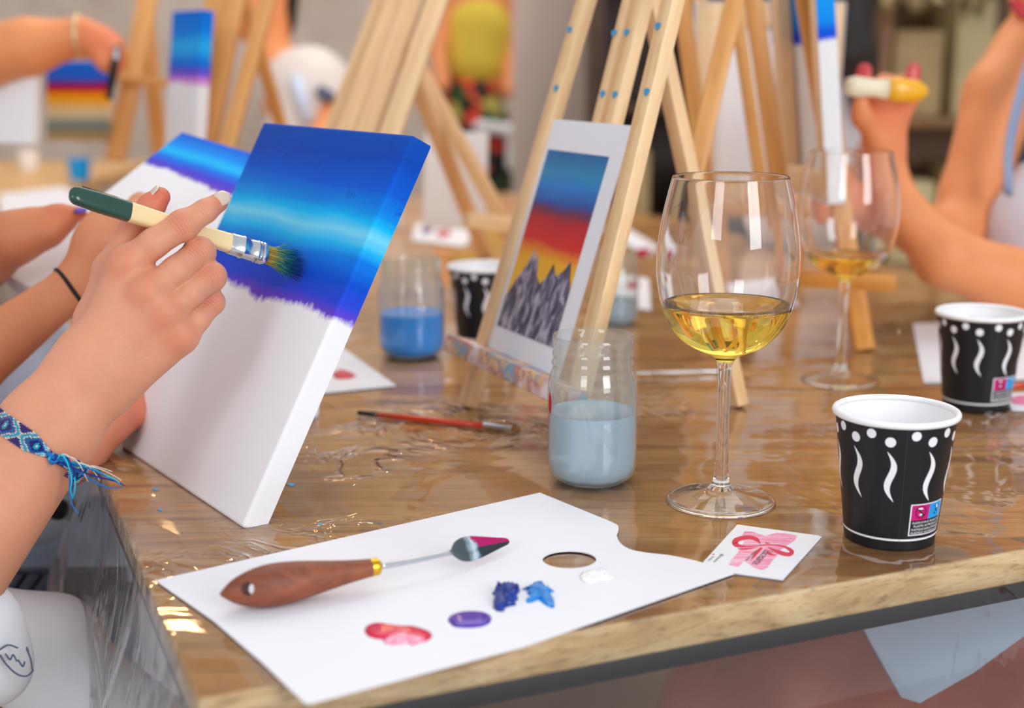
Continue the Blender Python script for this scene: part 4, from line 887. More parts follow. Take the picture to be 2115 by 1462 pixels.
allp = np.vstack([IX, MI, RI, PK, THB, [WR, atr(-110, 1170, D0-.05)]])
s = SDF(allp.min(0)-.042, allp.max(0)+.030, ha)
FF = s.like()
FF.chain(IX, [.0112, .0097, .0096, .0078, .0064], .003)
FF.chain(MI, [.0112, .0099, .0101, .0080, .0070], .003); FF.chain(RI, [.0105, .0093, .0095, .0076, .0066], .0016); FF.chain(PK, [.0100, .0084, .0083, .0070, .0060], .0016)
FF.chain(THB[1:], [.0120, .0103, .0088, .0068], .003)
for q_, r_ in ((IX[2], .0102), (MI[2], .0103), (RI[2], .0097), (PK[2], .0086)): FF.cone(q_, q_+fw*.001, r_, r_, .003)
wrl = hp_(160, 740, -.020); wrr = hp_(232, 800, -.016)
s.cone(WR, IX[0], .0185, .0125, .012); s.cone(WR+fw*.002, MI[0], .0185, .0135, .010); s.cone(WR+fw*.003, RI[0], .0185, .0130, .010); s.cone(wrr, PK[0], .0160, .0115, .010)
s.cone(WR+fw*.008, (IX[0]+MI[0])/2+fw*.010, .016, .013, .008); s.cone(WR+fw*.008, (RI[0]+PK[0])/2+fw*.009, .016, .012, .008)
s.cone(WR+fw*.004, THB[0], .017, .015, .012); s.cone(THB[0], THB[1], .0155, .0125, .010); s.cone(THB[1], IX[0]+fw*.010, .010, .010, .008)
AX = (elb-WR)/np.linalg.norm(elb-WR)
WR2 = WR-AX*.002
s.cone(WR2, WR+AX*.05, .0282, .0315, .014, fw, .78); s.cone(WR+AX*.05, WR+AX*.22, .0315, .0430, .012, fw, .86)
s.merge(FF, .0042)
for q_, r_ in ((IX[0], .0112), (MI[0], .0112), (RI[0], .0102), (PK[0], .0096)): s.cone(q_-fw*.0050, q_-fw*.0048, r_*.92, r_*.92, .008)
# creases between the fingers
for a_, b_ in ((MI, RI), (RI, PK)):
    p0 = (a_[1]*.75+b_[1]*.25*1+0)*.0+(a_[1]+b_[1])/2; p1 = (a_[2]+b_[1])/2
V1, F1 = s.mesh(1)
painter = empty('person', at(-420, 1300, 1.05)*np.array([1, 1, 0]), 'painter at the left edge, right hand holding the wide brush, left hand behind the canvas', 'person')
# coarse remainder: upper arm, shoulder, second arm and hand behind the canvas
sh = elb+np.array([-.22, .02, .27]); sh2 = sh+np.array([.02, .34, 0])
LW = atr(150, 925, 1.07); LE = atr(-260, 1130, .99)
KN = [atr(246, 872, 1.085), atr(256, 850, 1.10), atr(264, 826, 1.115), atr(272, 802, 1.13)]
ch = [([WR+AX*.13, elb, (elb+sh)/2, sh], [.036, .041, .043, .052], fw, .9), ([sh, (sh+sh2)/2+np.array([-.02, 0, .03]), sh2], [.06, .09, .06]), ([sh2, (sh2+LE)/2, LE, LW], [.052, .043, .038, .026]), ([(sh+sh2)/2+np.array([-.02, 0, 0]), (sh+sh2)/2+np.array([-.02, .0, -.42])], [.12, .13]),
      ([LW, atr(222, 872, 1.075)], [.024, .019])]
for i, k in enumerate(KN): ch.append(([atr(222, 880-14*i, 1.078+.008*i), k, k+np.array([.030, .012, .004])+fw*.030], [.011, .0088, .0078]))
hdc = (sh+sh2)/2+np.array([.03, 0, .26]); ch += [([(sh+sh2)/2, hdc-np.array([0, 0, .05])], [.055, .05]), ([hdc, hdc+np.array([0, 0, .06])], [.078, .085]), ([hdc+np.array([.085, 0, .01]), hdc+np.array([.092, 0, -.004])], [.014, .013])]
V2, F2 = blob_sdf(ch, .0045, .009)
def union(A, B):
    obs = []
    for v_, f_ in (A, B):
        me = bpy.data.meshes.new('u'); me.from_pydata(np.asarray(v_).tolist(), [], [tuple(int(i) for i in q_) for q_ in f_]); me.update()
        b_ = bmesh.new(); b_.from_mesh(me); bmesh.ops.recalc_face_normals(b_, faces=b_.faces); b_.to_mesh(me); b_.free()
        o_ = bpy.data.objects.new('u', me); COL.objects.link(o_); obs.append(o_)
    md = obs[0].modifiers.new('b', 'BOOLEAN'); md.operation = 'UNION'; md.object = obs[1]; md.solver = 'MANIFOLD'
    dg = bpy.context.evaluated_depsgraph_get(); me = bpy.data.meshes.new_from_object(obs[0].evaluated_get(dg))
    us = sorted({i for p in me.polygons for i in p.vertices}); mp_ = {v: i for i, v in enumerate(us)}; V = [tuple(me.vertices[i].co) for i in us]; F = [tuple(mp_[i] for i in p.vertices) for p in me.polygons]
    for o_ in obs: bpy.data.objects.remove(o_)
    return V, F
V, F = union((V1, F1), (V2, F2))
fl = [(q_-fw*.008, .011, .55) for q_ in (IX[0], MI[0], RI[0], PK[0])]+[(q_-fw*.007, .008, .5) for q_ in (IX[2], MI[2], RI[2], PK[2])]+[(THB[4], .016, .9), (IX[4], .010, .75), (THB[2], .016, .6), (LW, .03, .6)]+[(k, .03, .75) for k in KN]
bo = body('body', V, F, 'skin', painter, fl)
c_ = np.array(wm(bo).translation); Pv = np.array([v.co for v in bo.data.vertices])+c_; wu = np.zeros(len(Pv)); wk = np.zeros(len(Pv))
for a_, b_, j_, rad_ in ((IX[1], IX[3], IX[2], .0075), (MI[1], MI[2], MI[2]-(MI[2]-MI[1])*.06, .0075), (RI[1], RI[2], RI[2]-(RI[2]-RI[1])*.06, .007), (PK[1], PK[2], PK[2]-(PK[2]-PK[1])*.06, .006), (IX[2], IX[4], IX[3], .0042)):
    d_ = (b_-a_)/np.linalg.norm(b_-a_); q_ = j_-fw*.008; g_ = np.exp(-np.sum((Pv-q_)**2, 1)/(rad_*rad_)); u_ = (Pv-j_)@d_; w_ = g_ > wk; wu[w_] = u_[w_]*1000; wk = np.maximum(wk, g_)
for n_, v_ in (('wru', wu), ('wrm', wk)): a_ = bo.data.attributes.new(n_, 'FLOAT', 'POINT'); a_.data.foreach_set('value', v_.astype(np.float32))
def nail(c, dirv, nrm, L, w, parent, mat='nail', label='beige varnished nail'):
    m = frame(c, dirv, nrm); V = []; F = []; A, Bn = 12, 10
    for i in range(A+1):
        for j in range(Bn+1):
            u = i/A*2-1; v = j/Bn*2-1; xx = u*L; ww = w*(1-.30*max(0, u)**3-.25*max(0, -u)**3)*math.sqrt(max(.02, 1-abs(u)**6)); yy = v*ww
            V.append((xx, yy, .0016*(1-(v*v))*1.0-.0005*u*u))
    n = len(V); V += [(x, y, z-.0006) for x, y, z in V]
    for i in range(A):
        for j in range(Bn): k = i*(Bn+1)+j; F += [(k, k+1, k+Bn+2, k+Bn+1), (n+k, n+k+Bn+1, n+k+Bn+2, n+k+1)]
    for i in range(A):
        for j in (0, Bn): k = i*(Bn+1)+j; F.append((k, k+Bn+1, n+k+Bn+1, n+k))
    for j in range(Bn):
        for i in (0, A): k = i*(Bn+1)+j; F.append((k, k+1, n+k+1, n+k))
    return mk('fingernail', V, F, mat, parent, m, label=label)
px_r = lambda a, b, c: a*np.array([1., 0, 0])+b*upc-c*fw     # right, up, towards viewer
nd = (IX[4]-IX[3])/np.linalg.norm(IX[4]-IX[3])
nn_ = px_r(.42, .35, .84); nail(IX[4]+nd*.0016+nn_*.0053, nd, nn_, .0062, .0050, painter)
nd = (THB[4]-THB[3])/np.linalg.norm(THB[4]-THB[3]); nn_ = px_r(-.80, .42, .42); nail(THB[4]-nd*.001+nn_*.0062, nd, nn_, .0075, .0050, painter)

# bracelet round the forearm
bc = hp_(74, 914, -.034); tpar = (bc-WR).dot(AX); bc = WR+AX*tpar; rB = (.0315+(.0430-.0315)*(tpar-.05)/.17)+.0006
aR = np.cross(AX, fw); aR /= np.linalg.norm(aR); aR *= (1 if aR[0] > 0 else -1)
nF = np.cross(AX, aR); nF *= (1 if nF.dot(fw) < 0 else -1); nF /= np.linalg.norm(nF)
_rc = {}
def surf_r(phi, off):
    key = (round(phi/.04), round(off/.001))
    if key not in _rc:
        d = aR*math.cos(phi)+nF*math.sin(phi); r_ = .045; c_ = bc+AX*off; rr = np.arange(.018, .055, .0004)
        P_ = c_+rr[:, None]*d; g_ = (P_-s.lo)/s.h; g_ = np.clip(g_, 0, s.n-2); i_ = g_.astype(int); f_ = g_-i_; val = 0
        for x_ in (0, 1):
            for y_ in (0, 1):
                for z_ in (0, 1):
                    w_ = np.abs(1-x_-f_[:, 0])*np.abs(1-y_-f_[:, 1])*np.abs(1-z_-f_[:, 2]); val = val+w_*s.F[i_[:, 0]+x_, i_[:, 1]+y_, i_[:, 2]+z_]
        k_ = np.argmax(val > 0); _rc[key] = rr[k_] if val.max() > 0 else .036
    return _rc[key]
def ringp(phi, off=0, h=0):
    r_ = float(np.mean([surf_r(phi+q_, off) for q_ in (-.08, -.04, 0, .04, .08)]))+.0009+h
    return bc+(aR*math.cos(phi)+nF*math.sin(phi))*r_+AX*off
brace = empty('bracelet', bc-np.array([0, 0, rB]), 'woven blue friendship bracelet with diamond pattern and a loose tassel on the wrist', 'bracelet')
for nm, c in (('thread_navy', srgb(16, 30, 130)), ('thread_blue', srgb(10, 108, 180)), ('thread_turquoise', srgb(20, 178, 214)), ('thread_cream', srgb(228, 222, 208))): M[nm] = plain(nm, c, .8, .15, 900)
rows, cols = 12, 150; parts = []; fm = []; span = 2*PI*.92; phk = math.acos(.60)
for j in range(cols):
    phi = phk+.10+span*j/cols
    for i in range(rows):
        y = i-(rows-1)/2; jj = (j+3) % 22-11; dd = abs(jj)+abs(y)*1.25
        if math.hypot(jj*1.0, y*1.05) < .8: c = 3
        elif dd < 3.6 and (abs(jj) > .5 or abs(y) > .6) and (int(dd) % 2 == 1 or abs(abs(jj)-abs(y)) < .8): c = 2
        elif dd < 5.6: c = 0
        elif dd < 8.0: c = 1
        elif dd < 9.2: c = 3
        elif dd < 11.5: c = 2
        elif dd < 13: c = 3
        else: c = 0
        tw = min(1.0, .35+j*.05); off = y*.00112*tw+(j % 2)*.0002
        p_ = ringp(phi, off, .0002); t_ = ringp(phi+.01, off, .0002)-p_; t_ /= np.linalg.norm(t_); q_ = (p_-bc)-AX*(p_-bc).dot(AX); q_ /= np.linalg.norm(q_); w_ = np.cross(t_, q_)
        hx, hy, hz = .00100, .00060, .00062; Vq = [p_+t_*hx, p_-t_*hx, p_+w_*hy, p_-w_*hy, p_+q_*hz, p_-q_*hz]
        Fq = [(0, 2, 4), (2, 1, 4), (1, 3, 4), (3, 0, 4), (2, 0, 5), (1, 2, 5), (3, 1, 5), (0, 3, 5)]; parts.append((Vq, Fq)); fm += [c]*8
V, F = join(parts); mk('woven_band', V, F, None, brace, mats=['thread_navy', 'thread_blue', 'thread_turquoise', 'thread_cream'], fm=fm, kind='stuff')
kp = ringp(phk, 0, .0022)
def thr(pts, col, r0=.00055, nm='tassel_thread'):
    V, F = tube(spline(pts, 26), np.linspace(r0, r0*.55, 26), 7); mk(nm, V, F, col, brace)
KD = (kp-np.array([0, 0, CZ])).dot(fwd)
K = lambda x, y, d=0: atr(x, y, KD+d)
for i, (col, a0) in enumerate((('thread_blue', 0), ('thread_turquoise', 2.1), ('thread_navy', 4.2), ('thread_blue', 1.0))):
    pts = [kp+(aR*math.cos(a0+t*1.9)*.0026+AX*math.sin(a0+t*1.9)*.0028)*(1-.08*t)-fw*(.0012*math.sin(t*1.3+i))+AX*.0004*i for t in np.linspace(0, 4, 16)]; thr(pts, col, .00095, 'knot_strand')
V, F = tube([ringp(phk+.16, 0, .0014), ringp(phk+.08, 0, .0018), kp], [.0019, .0016, .0019], 10); mk('knot_core', V, F, 'thread_blue', brace)
V, F = tube([kp, ringp(phk-.12, .001, .0016), ringp(phk-.5, .001, .0008)], [.0018, .0016, .0012], 8); mk('knot_core', V, F, 'thread_navy', brace)
for col, pts in (('thread_turquoise', [(118, 948), (128, 940), (140, 958), (148, 990), (146, 1012), (150, 1030)]), ('thread_blue', [(120, 950), (132, 948), (144, 975), (144, 1010), (148, 1040), (162, 1060)]),
                 ('thread_turquoise', [(118, 946), (134, 942), (148, 970), (155, 995), (154, 1015), (151, 1028)]), ('thread_navy', [(120, 950), (138, 945), (152, 975), (150, 1000), (147, 1020)]),
                 ('thread_navy', [(122, 954), (150, 965), (180, 978), (215, 988), (240, 994), (257, 1003)]), ('thread_blue', [(122, 956), (150, 968), (180, 985), (205, 1000), (230, 1008), (251, 1007)]),
                 ('thread_turquoise', [(122, 950), (150, 955), (185, 965), (215, 980), (240, 992), (250, 1002)]), ('thread_blue', [(122, 952), (155, 960), (190, 970), (220, 984), (246, 998)]),
                 ('thread_cream', [(118, 942), (135, 938), (155, 952), (185, 962), (215, 972), (240, 985), (251, 992)]), ('thread_cream', [(122, 950), (140, 968), (165, 966), (190, 962), (215, 968), (232, 974)]),
                 ('thread_cream', [(126, 942), (150, 945), (165, 960), (175, 980), (182, 995)]), ('thread_cream', [(180, 960), (190, 970), (200, 982), (206, 992)])):
    r = np.random.default_rng(len(pts)+pts[-1][0]); thr([K(x, y, r.uniform(-.003, .003)*min(1, i)) for i, (x, y) in enumerate(pts)], col, .0007 if col != 'thread_cream' else .00038)

# clothes and legs at lower left
M['cloth_white'] = plain('white_cotton', srgb(238, 240, 246), .85, .04, 12); M['cloth_paleblue'] = plain('pale_blue_cotton', srgb(206, 224, 250), .85, .06, 9)
M['denim'] = plain('light_denim', srgb(196, 218, 244), .85, .10, 30, bump=.3, bs=900); M['slate'] = plain('slate_blue_slats', srgb(84, 98, 124), .6, .15, 14); M['blackcloth'] = plain('black_cloth', srgb(24, 24, 28), .9, .1)
V, F = blob_sdf([([(sh+sh2)/2+np.array([-.03, 0, .02]), (sh+sh2)/2+np.array([-.03, 0, -.42])], [.14, .155]), ([sh, sh*.7+elb*.3], [.066, .060])], .008, .03); mk('shirt', V, F, 'cloth_white', painter, label='white cotton shirt')
V, F = blob_sdf([([at(-420, 1330, 1.0), at(-120, 1262, 1.12), at(-60, 1310, 1.13), at(-18, 1376, 1.14)], [.09, .030, .029, .027])], .004, .02); mk('trouser_leg', V, F, 'cloth_white', painter, label='white cloth over the knee with a line drawing')
for pts in ([(2, 1342), (20, 1332), (40, 1338)], [(3, 1352), (16, 1372), (38, 1392), (58, 1396), (72, 1384)], [(14, 1350), (24, 1362), (30, 1352), (38, 1366)], [(40, 1362), (50, 1376), (54, 1366)], [(58, 1336), (62, 1346)], [(70, 1384), (66, 1360), (58, 1340)]):
    V, F = tube(spline([at(x-3, y, 1.102) for x, y in pts], 18), .0006, 6); mk('line_drawing', V, F, 'slate', painter)
nb = empty('person', at(-200, 1300, 1.55)*np.array([1, 1, 0]), 'neighbour at left with a dark hair tie on the wrist, behind the painter', 'person')
W2 = at(158, 586, 1.44)
chb = [([at(-420, 1000, 1.5), at(-90, 775, 1.40), W2, at(206, 500, 1.44), at(222, 468, 1.45)], [.045, .029, .0172, .020, .019], fw, .9), ([at(222, 470, 1.45), at(290, 420, 1.52), at(300, 440, 1.56)], [.010, .008, .007]), ([at(222, 480, 1.45), at(290, 450, 1.53)], [.010, .008]),
       ([at(-420, 1000, 1.55), at(-420, 700, 1.6), at(-420, 600, 1.75)], [.11, .12, .08]), ([at(-420, 620, 1.8), at(-160, 640, 1.62), at(-40, 530, 1.52), at(30, 490, 1.5), at(70, 472, 1.5)], [.05, .04, .028, .022, .018]),
       ([at(70, 468, 1.5), at(120, 446, 1.5), at(166, 440, 1.51)], [.012, .009, .0065]), ([at(60, 490, 1.49), at(110, 478, 1.49), at(140, 462, 1.5)], [.011, .0085, .006]), ([at(60, 500, 1.5), at(100, 490, 1.5)], [.010, .008])]
V, F = blob_sdf(chb, .003, .010); body('body', V, F, 'skin_tan', nb, [(at(160, 440, 1.51), .03, .6)])
M['nail_violet'] = plain('violet_nail', srgb(92, 60, 170), .25, .05)
nail(at(166, 434, 1.497), at(166, 440, 1.51)-at(120, 446, 1.5), px_r(0, .8, .6), .0052, .0040, nb, 'nail_violet', 'violet varnished nail')
V, F = blob_sdf([([at(-420, 1060, 1.6), at(-420, 700, 1.65)], [.14, .14]), ([at(-160, 900, 1.58), at(60, 760, 1.60), at(165, 760, 1.62)], [.09, .05, .02]), ([at(-160, 1000, 1.55), at(60, 1000, 1.6), at(140, 960, 1.6)], [.08, .05, .02])], .006, .03); mk('top', V, F, 'cloth_paleblue', nb, label='pale blue and white top')
V, F = blob_sdf([([at(-300, 1160, 1.8), at(40, 1125, 1.8), at(260, 1120, 1.8)], [.06, .05, .05])], .005, .02); mk('jeans_leg', V, F, 'denim', nb, label='light blue denim')
V, F = blob_sdf([([at(-60, 1330, 1.3), at(110, 1320, 1.32), at(160, 1470, 1.34), at(190, 1600, 1.36)], [.05, .028, .038, .06]), ([at(150, 1420, 1.34), at(270, 1500, 1.32), at(330, 1620, 1.3)], [.03, .03, .05])], .005, .03); mk('skirt', V, F, 'cloth_white', nb, label='white cloth hanging beside the table')
V, F = blob_sdf([([at(96, 1040, 1.52), at(120, 1052, 1.52)], [.008, .010])], .0025, .01); mk('belt_pouch', V, F, 'blackcloth', nb, label='small black pouch')
ax2 = (W2-at(-90, 775, 1.40)); ax2 /= np.linalg.norm(ax2); t1 = np.cross(ax2, fw); t1 /= np.linalg.norm(t1); t2 = np.cross(ax2, t1); cb_ = W2-ax2*.006
pts = [cb_+(t1*math.cos(a)+t2*.92*math.sin(a))*.0190+ax2*.001*math.sin(2*a) for a in np.linspace(0, 2*PI, 40)]
V, F = tube(pts, .0018, 8); mk('hair_tie', V, F, 'blackcloth', label='dark brown elastic hair tie round the tanned wrist behind the painter', cat='hair tie')
chair = empty('slatted_chair', at(120, 1300, 1.9)*np.array([1, 1, 0]), 'slate-blue slatted chair seen low at left behind the plastic', 'chair')
for i in range(7):
    a = at(40+34*i, 1190, 1.62+.0*i); b = at(-20+34*i, 1275, 1.50); bar('seat_slat', a, b, .011, .008, 'slate', chair, RX)
for x in (40, 250): bar('chair_leg', at(x, 1210, 1.60), at(x, 1210, 1.60)*np.array([1, 1, 0]), .025, .025, 'slate', chair, RX)
bar('seat_rail', at(20, 1194, 1.625), at(262, 1192, 1.625), .018, .012, 'slate', chair, (0, 0, 1))
V, F = blob_sdf([([at(60, 1300, 1.75), at(420, 1340, 1.8)], [.05, .05])], .008, .02); mk('folded_cloth', V, F, 'cloth_white', None, label='grey-white cloth bundle low behind the side plastic drape', cat='cloth')

# raised arm, upper left
pc = empty('person', at(-260, 600, 2.5)*np.array([1, 1, 0]), 'person at upper left whose raised arm bends over the sunset canvas', 'person')
chc = [([at(-330, 330, 2.55), at(-250, 170, 2.55), at(-40, 118, 2.52), at(60, 96, 2.5), at(168, 76, 2.5), at(205, 88, 2.5)], [.075, .055, .046, .040, .026, .026]), ([at(205, 84, 2.5), at(240, 92, 2.5), at(256, 128, 2.5)], [.014, .010, .008]), ([at(205, 92, 2.48), at(236, 108, 2.48), at(246, 140, 2.49)], [.014, .010, .008]),
       ([at(196, 104, 2.48), at(214, 130, 2.47), at(236, 150, 2.48)], [.013, .010, .008]), ([at(205, 100, 2.52), at(232, 120, 2.53), at(240, 150, 2.52)], [.013, .010, .008]), ([at(-330, 300, 2.55), at(-340, 620, 2.55)], [.12, .13])]
V, F = blob_sdf(chc, .005, .012); body('body', V, F, 'skin_orange', pc, [(at(225, 100, 2.5), .055, 1.1)])
V, F = blob_sdf([([at(-340, 320, 2.55), at(-340, 640, 2.55)], [.135, .145])], .01, .02); mk('top', V, F, 'cloth_white', pc)
thin_brush(at(224, 205, 2.44), at(245, 88, 2.46), 'dark brush gripped in the raised hand at upper left', ['blackcloth', 'blackcloth', 'chrome', 'bristle_brown'], .006)
M['gold_metal'] = plain('pale_gold_chain', srgb(224, 196, 150), .35, .1, metal=.6)
axc = at(205, 88, 2.5)-at(60, 96, 2.5); axc /= np.linalg.norm(axc); u1 = np.cross(axc, fw); u1 /= np.linalg.norm(u1); u2 = np.cross(axc, u1)
pts = [at(166, 76, 2.5)+(u1*math.cos(a)+u2*math.sin(a))*.0295 for a in np.linspace(0, 2*PI, 36)]; V, F = tube(pts, .0035, 8); mk('bracelet', V, F, 'gold_metal', label='pale gold chain bracelet on the raised wrist at upper left', cat='bracelet')

# person in white T-shirt turned away
M['hair_black'] = plain('black_hair', srgb(30, 22, 20), .5, .3, 60); M['white_tee'] = plain('white_tshirt', srgb(228, 218, 214), .9, .05, 8)
pdn = empty('person', at(640, 700, 4.0)*np.array([1, 1, 0]), 'seated person in a white T-shirt with short dark hair, far left of the easels', 'person')
V, F = blob_sdf([([at(556, 60, 4.0), at(560, 110, 4.0), at(590, 170, 4.0)], [.045, .04, .06]), ([at(528, 20, 4.0), at(530, -50, 4.0)], [.075, .085]), ([at(600, 180, 4.0), at(650, 330, 4.0), at(650, 480, 4.0)], [.07, .10, .12]), ([at(650, 150, 3.95), at(690, 260, 3.9), at(650, 300, 3.8)], [.045, .035, .03]), ([at(640, 480, 4.0), at(500, 520, 3.8), at(500, 640, 3.8)], [.08, .07, .05])], .01, .03); body('body', V, F, 'skin_orange', pdn)
V, F = blob_sdf([([at(585, 160, 4.0), at(672, 185, 4.0)], [.05, .05]), ([at(590, 175, 4.0), at(640, 200, 4.0), at(650, 330, 4.0), at(650, 500, 4.0)], [.062, .095, .115, .13]), ([at(640, 150, 3.98), at(684, 225, 3.95)], [.055, .045])], .01, .04); mk('t_shirt', V, F, 'white_tee', pdn, label='white T-shirt')
V, F = blob_sdf([([at(556, 34, 4.03), at(545, -50, 4.04)], [.065, .09]), ([at(566, 60, 4.04), at(572, 88, 4.04)], [.03, .015])], .01, .03); mk('hair', V, F, 'hair_black', pdn)
V, F = tube([at(612, 158, 3.86), at(634, 250, 3.84)], .014, 8); mk('shirt_print', V, F, 'cloth_paleblue', pdn, label='pale blue stripe'); V, F = blob_sdf([([at(665, 190, 3.86), at(680, 200, 3.86)], [.016, .016])], .006, .02); mk('shirt_badge', V, F, 'slate', pdn, label='dark blue mark')

# person in yellow top and patterned skirt
M['yellow'] = plain('yellow_top', srgb(226, 202, 74), .85, .10, 5)
mm = N('patterned_skirt'); vo = mm.n('ShaderNodeTexVoronoi', i_Scale=17.0); mm.l(mm.coord(), vo.inputs['Vector']); sxx = mm.n('ShaderNodeSeparateColor'); mm.l(vo.outputs['Color'], sxx.inputs[0])
mm.set(Base_Color=mm.ramp(sxx.outputs[0], [(.0, srgb(24, 26, 24)), (.3, srgb(40, 44, 40)), (.45, srgb(200, 60, 40)), (.6, srgb(236, 100, 50)), (.75, srgb(60, 90, 50)), (.9, srgb(190, 180, 90)), (1, srgb(220, 220, 210))], 'CONSTANT'), Roughness=.9); M['skirt'] = mm.m
pe = empty('person', at(985, 599, 6.0)*np.array([1, 1, 0]), 'distant person in a yellow top and colourful patterned skirt', 'person')
b6 = 6.0
V, F = blob_sdf([([at(985, -95, b6), at(985, -170, b6)], [.085, .095]), ([at(985, -60, b6), at(985, 20, b6)], [.05, .07]), ([at(930, 0, b6), at(1040, 0, b6)], [.05, .05]), ([at(922, 0, b6), at(904, 90, b6-.05), at(915, 180, b6-.15)], [.045, .036, .028]), ([at(1048, 0, b6), at(1064, 90, b6), at(1050, 190, b6-.1)], [.045, .036, .028]), ([at(985, 60, b6), at(985, 220, b6)], [.09, .09], fwd, .7), ([at(965, 300, b6), at(962, 480, b6), at(960, 730, b6)], [.06, .045, .035]), ([at(1010, 300, b6), at(1012, 480, b6), at(1014, 730, b6)], [.06, .045, .035])], .012, .03); body('body', V, F, 'skin_orange', pe)
V, F = blob_sdf([([at(990, 62, b6), at(985, 128, b6)], [.115, .108], fwd, .9)], .01, .03); mk('yellow_top', V, F, 'yellow', pe)
V, F = blob_sdf([([at(975, 205, b6), at(985, 290, b6), at(992, 390, b6)], [.105, .125, .125], fwd, .8)], .012, .03); mk('patterned_skirt', V, F, 'skirt', pe)
V, F = blob_sdf([([at(990, 262, b6-.14), at(1060, 270, b6-.12), at(1062, 340, b6-.10)], [.024, .022, .03])], .01, .02); mk('folded_apron', V, F, 'cloth_white', pe)
V, F = blob_sdf([([at(985, -110, b6+.03), at(985, -175, b6+.03)], [.095, .10])], .012, .03); mk('hair', V, F, 'hair_black', pe)

# long dark hair behind the right-hand canvases
pg = empty('person', at(1700, 600, 2.95)*np.array([1, 1, 0]), 'person with long dark hair hidden behind the right-hand canvases', 'person')
V, F = blob_sdf([([at(1700, -70, 2.95), at(1700, -150, 2.95)], [.075, .085]), ([at(1690, 0, 2.95), at(1680, 200, 2.95), at(1680, 380, 2.95)], [.05, .07, .09])], .01, .03); body('body', V, F, 'skin_tan', pg)
V, F = blob_sdf([([at(1735, -130, 2.9), at(1752, 0, 2.88), at(1768, 120, 2.86), at(1786, 225, 2.85)], [.08, .042, .032, .018])], .007, .02); mk('long_hair', V, F, 'hair_black', pg, label='long dark hair')
V, F = blob_sdf([([at(1680, 120, 2.95), at(1660, 420, 2.95)], [.075, .10])], .01, .03); mk('top', V, F, 'cloth_white', pg)

# person at right painting with a yellow-ended brush
pf = empty('person', at(2250, 900, 2.1)*np.array([1, 1, 0]), 'person at the right edge in a denim top and pale apron, holding up a brush', 'person')
fwn = fw
chf = [([at(2150, 120, 2.22), at(2075, 200, 2.20), at(2010, 400, 2.18), at(1975, 490, 2.15)], [.065, .050, .040, .036]), ([at(1975, 490, 2.15), at(1900, 475, 2.10), at(1800, 440, 2.02)], [.035, .030, .022]),
       ([at(2240, 640, 2.0), at(2080, 580, 1.97), at(1950, 530, 1.95), at(1868, 440, 1.96), at(1836, 375, 1.98)], [.045, .037, .033, .024, .021]), ([at(1836, 375, 1.98), at(1825, 300, 1.98), at(1826, 250, 1.98)], [.021, .023, .022]),
       ([at(1850, 250, 1.98), at(1880, 200, 1.98), at(1886, 158, 1.965)], [.014, .010, .009]), ([at(1836, 240, 1.985), at(1850, 190, 1.99), at(1858, 170, 1.98)], [.013, .010, .008]), ([at(1810, 250, 1.98), at(1790, 190, 1.975), at(1784, 160, 1.96)], [.014, .011, .010]), ([at(1822, 240, 1.99), at(1815, 190, 2.0), at(1824, 165, 1.99)], [.013, .010, .008]), ([at(1812, 290, 1.96), at(1780, 240, 1.94), at(1778, 210, 1.93)], [.013, .010, .009]),
       ([at(1800, 440, 2.02), at(1740, 410, 2.0)], [.022, .022]), ([at(1740, 395, 1.99), at(1700, 380, 1.98), at(1682, 400, 1.98)], [.012, .009, .008]), ([at(1740, 410, 1.99), at(1695, 410, 1.98), at(1680, 425, 1.98)], [.012, .009, .008]), ([at(1740, 425, 1.99), at(1700, 440, 1.98), at(1690, 452, 1.98)], [.012, .009, .008]), ([at(1750, 390, 1.99), at(1730, 350, 1.98), at(1716, 340, 1.98)], [.012, .010, .009]),
       ([at(2190, 90, 2.25), at(2270, 80, 2.25), at(2330, 200, 2.25)], [.05, .07, .07]), ([at(2260, 200, 2.25), at(2260, 700, 2.2)], [.11, .13]), ([at(2230, 60, 2.22), at(2205, -20, 2.2)], [.05, .05]), ([at(2195, -35, 2.18), at(2200, -120, 2.2)], [.066, .085]), ([at(2118, -5, 2.17), at(2150, 2, 2.17)], [.014, .03]), ([at(2108, -60, 2.17), at(2120, -40, 2.17)], [.012, .012])]
V, F = blob_sdf(chf, .0045, .013); body('body', V, F, 'skin_orange', pf, [(at(1830, 230, 1.98), .06, .8), (at(1700, 400, 1.98), .05, .6), (at(1800, 180, 1.96), .04, .9), (at(1880, 170, 1.95), .03, .9)])
M['lips'] = plain('red_lips', srgb(196, 50, 60), .4, .05); V, F = blob_sdf([([at(2098, 6, 2.16), at(2112, 30, 2.155)], [.008, .007])], .003, .008); mk('lips', V, F, 'lips', pf)
M['strap'] = plain('grey_blue_strap', srgb(142, 158, 190), .8, .1); M['apron'] = plain('pale_apron', srgb(214, 210, 220), .85, .08, 20); M['denim_dark'] = plain('dark_denim', srgb(62, 92, 130), .9, .3, 40)
V, F = tube(spline([at(2150, 60, 2.12), at(2112, 180, 2.08), at(2085, 300, 2.06), at(2082, 400, 2.05)], 14), .0135, 10, (1, .35)); mk('apron_strap', V, F, 'strap', pf)
V, F = blob_sdf([([at(2190, 360, 2.16), at(2170, 480, 2.12), at(2190, 760, 2.1)], [.055, .070, .09])], .007, .03); mk('apron', V, F, 'apron', pf, label='pale grey apron bib')
V, F = blob_sdf([([at(2220, 240, 2.2), at(2180, 420, 2.13)], [.07, .052])], .007, .03); mk('denim_top', V, F, 'denim_dark', pf, label='dark blue denim top')
M['nail_pale'] = plain('red_nails', srgb(206, 70, 66), .25, .03)
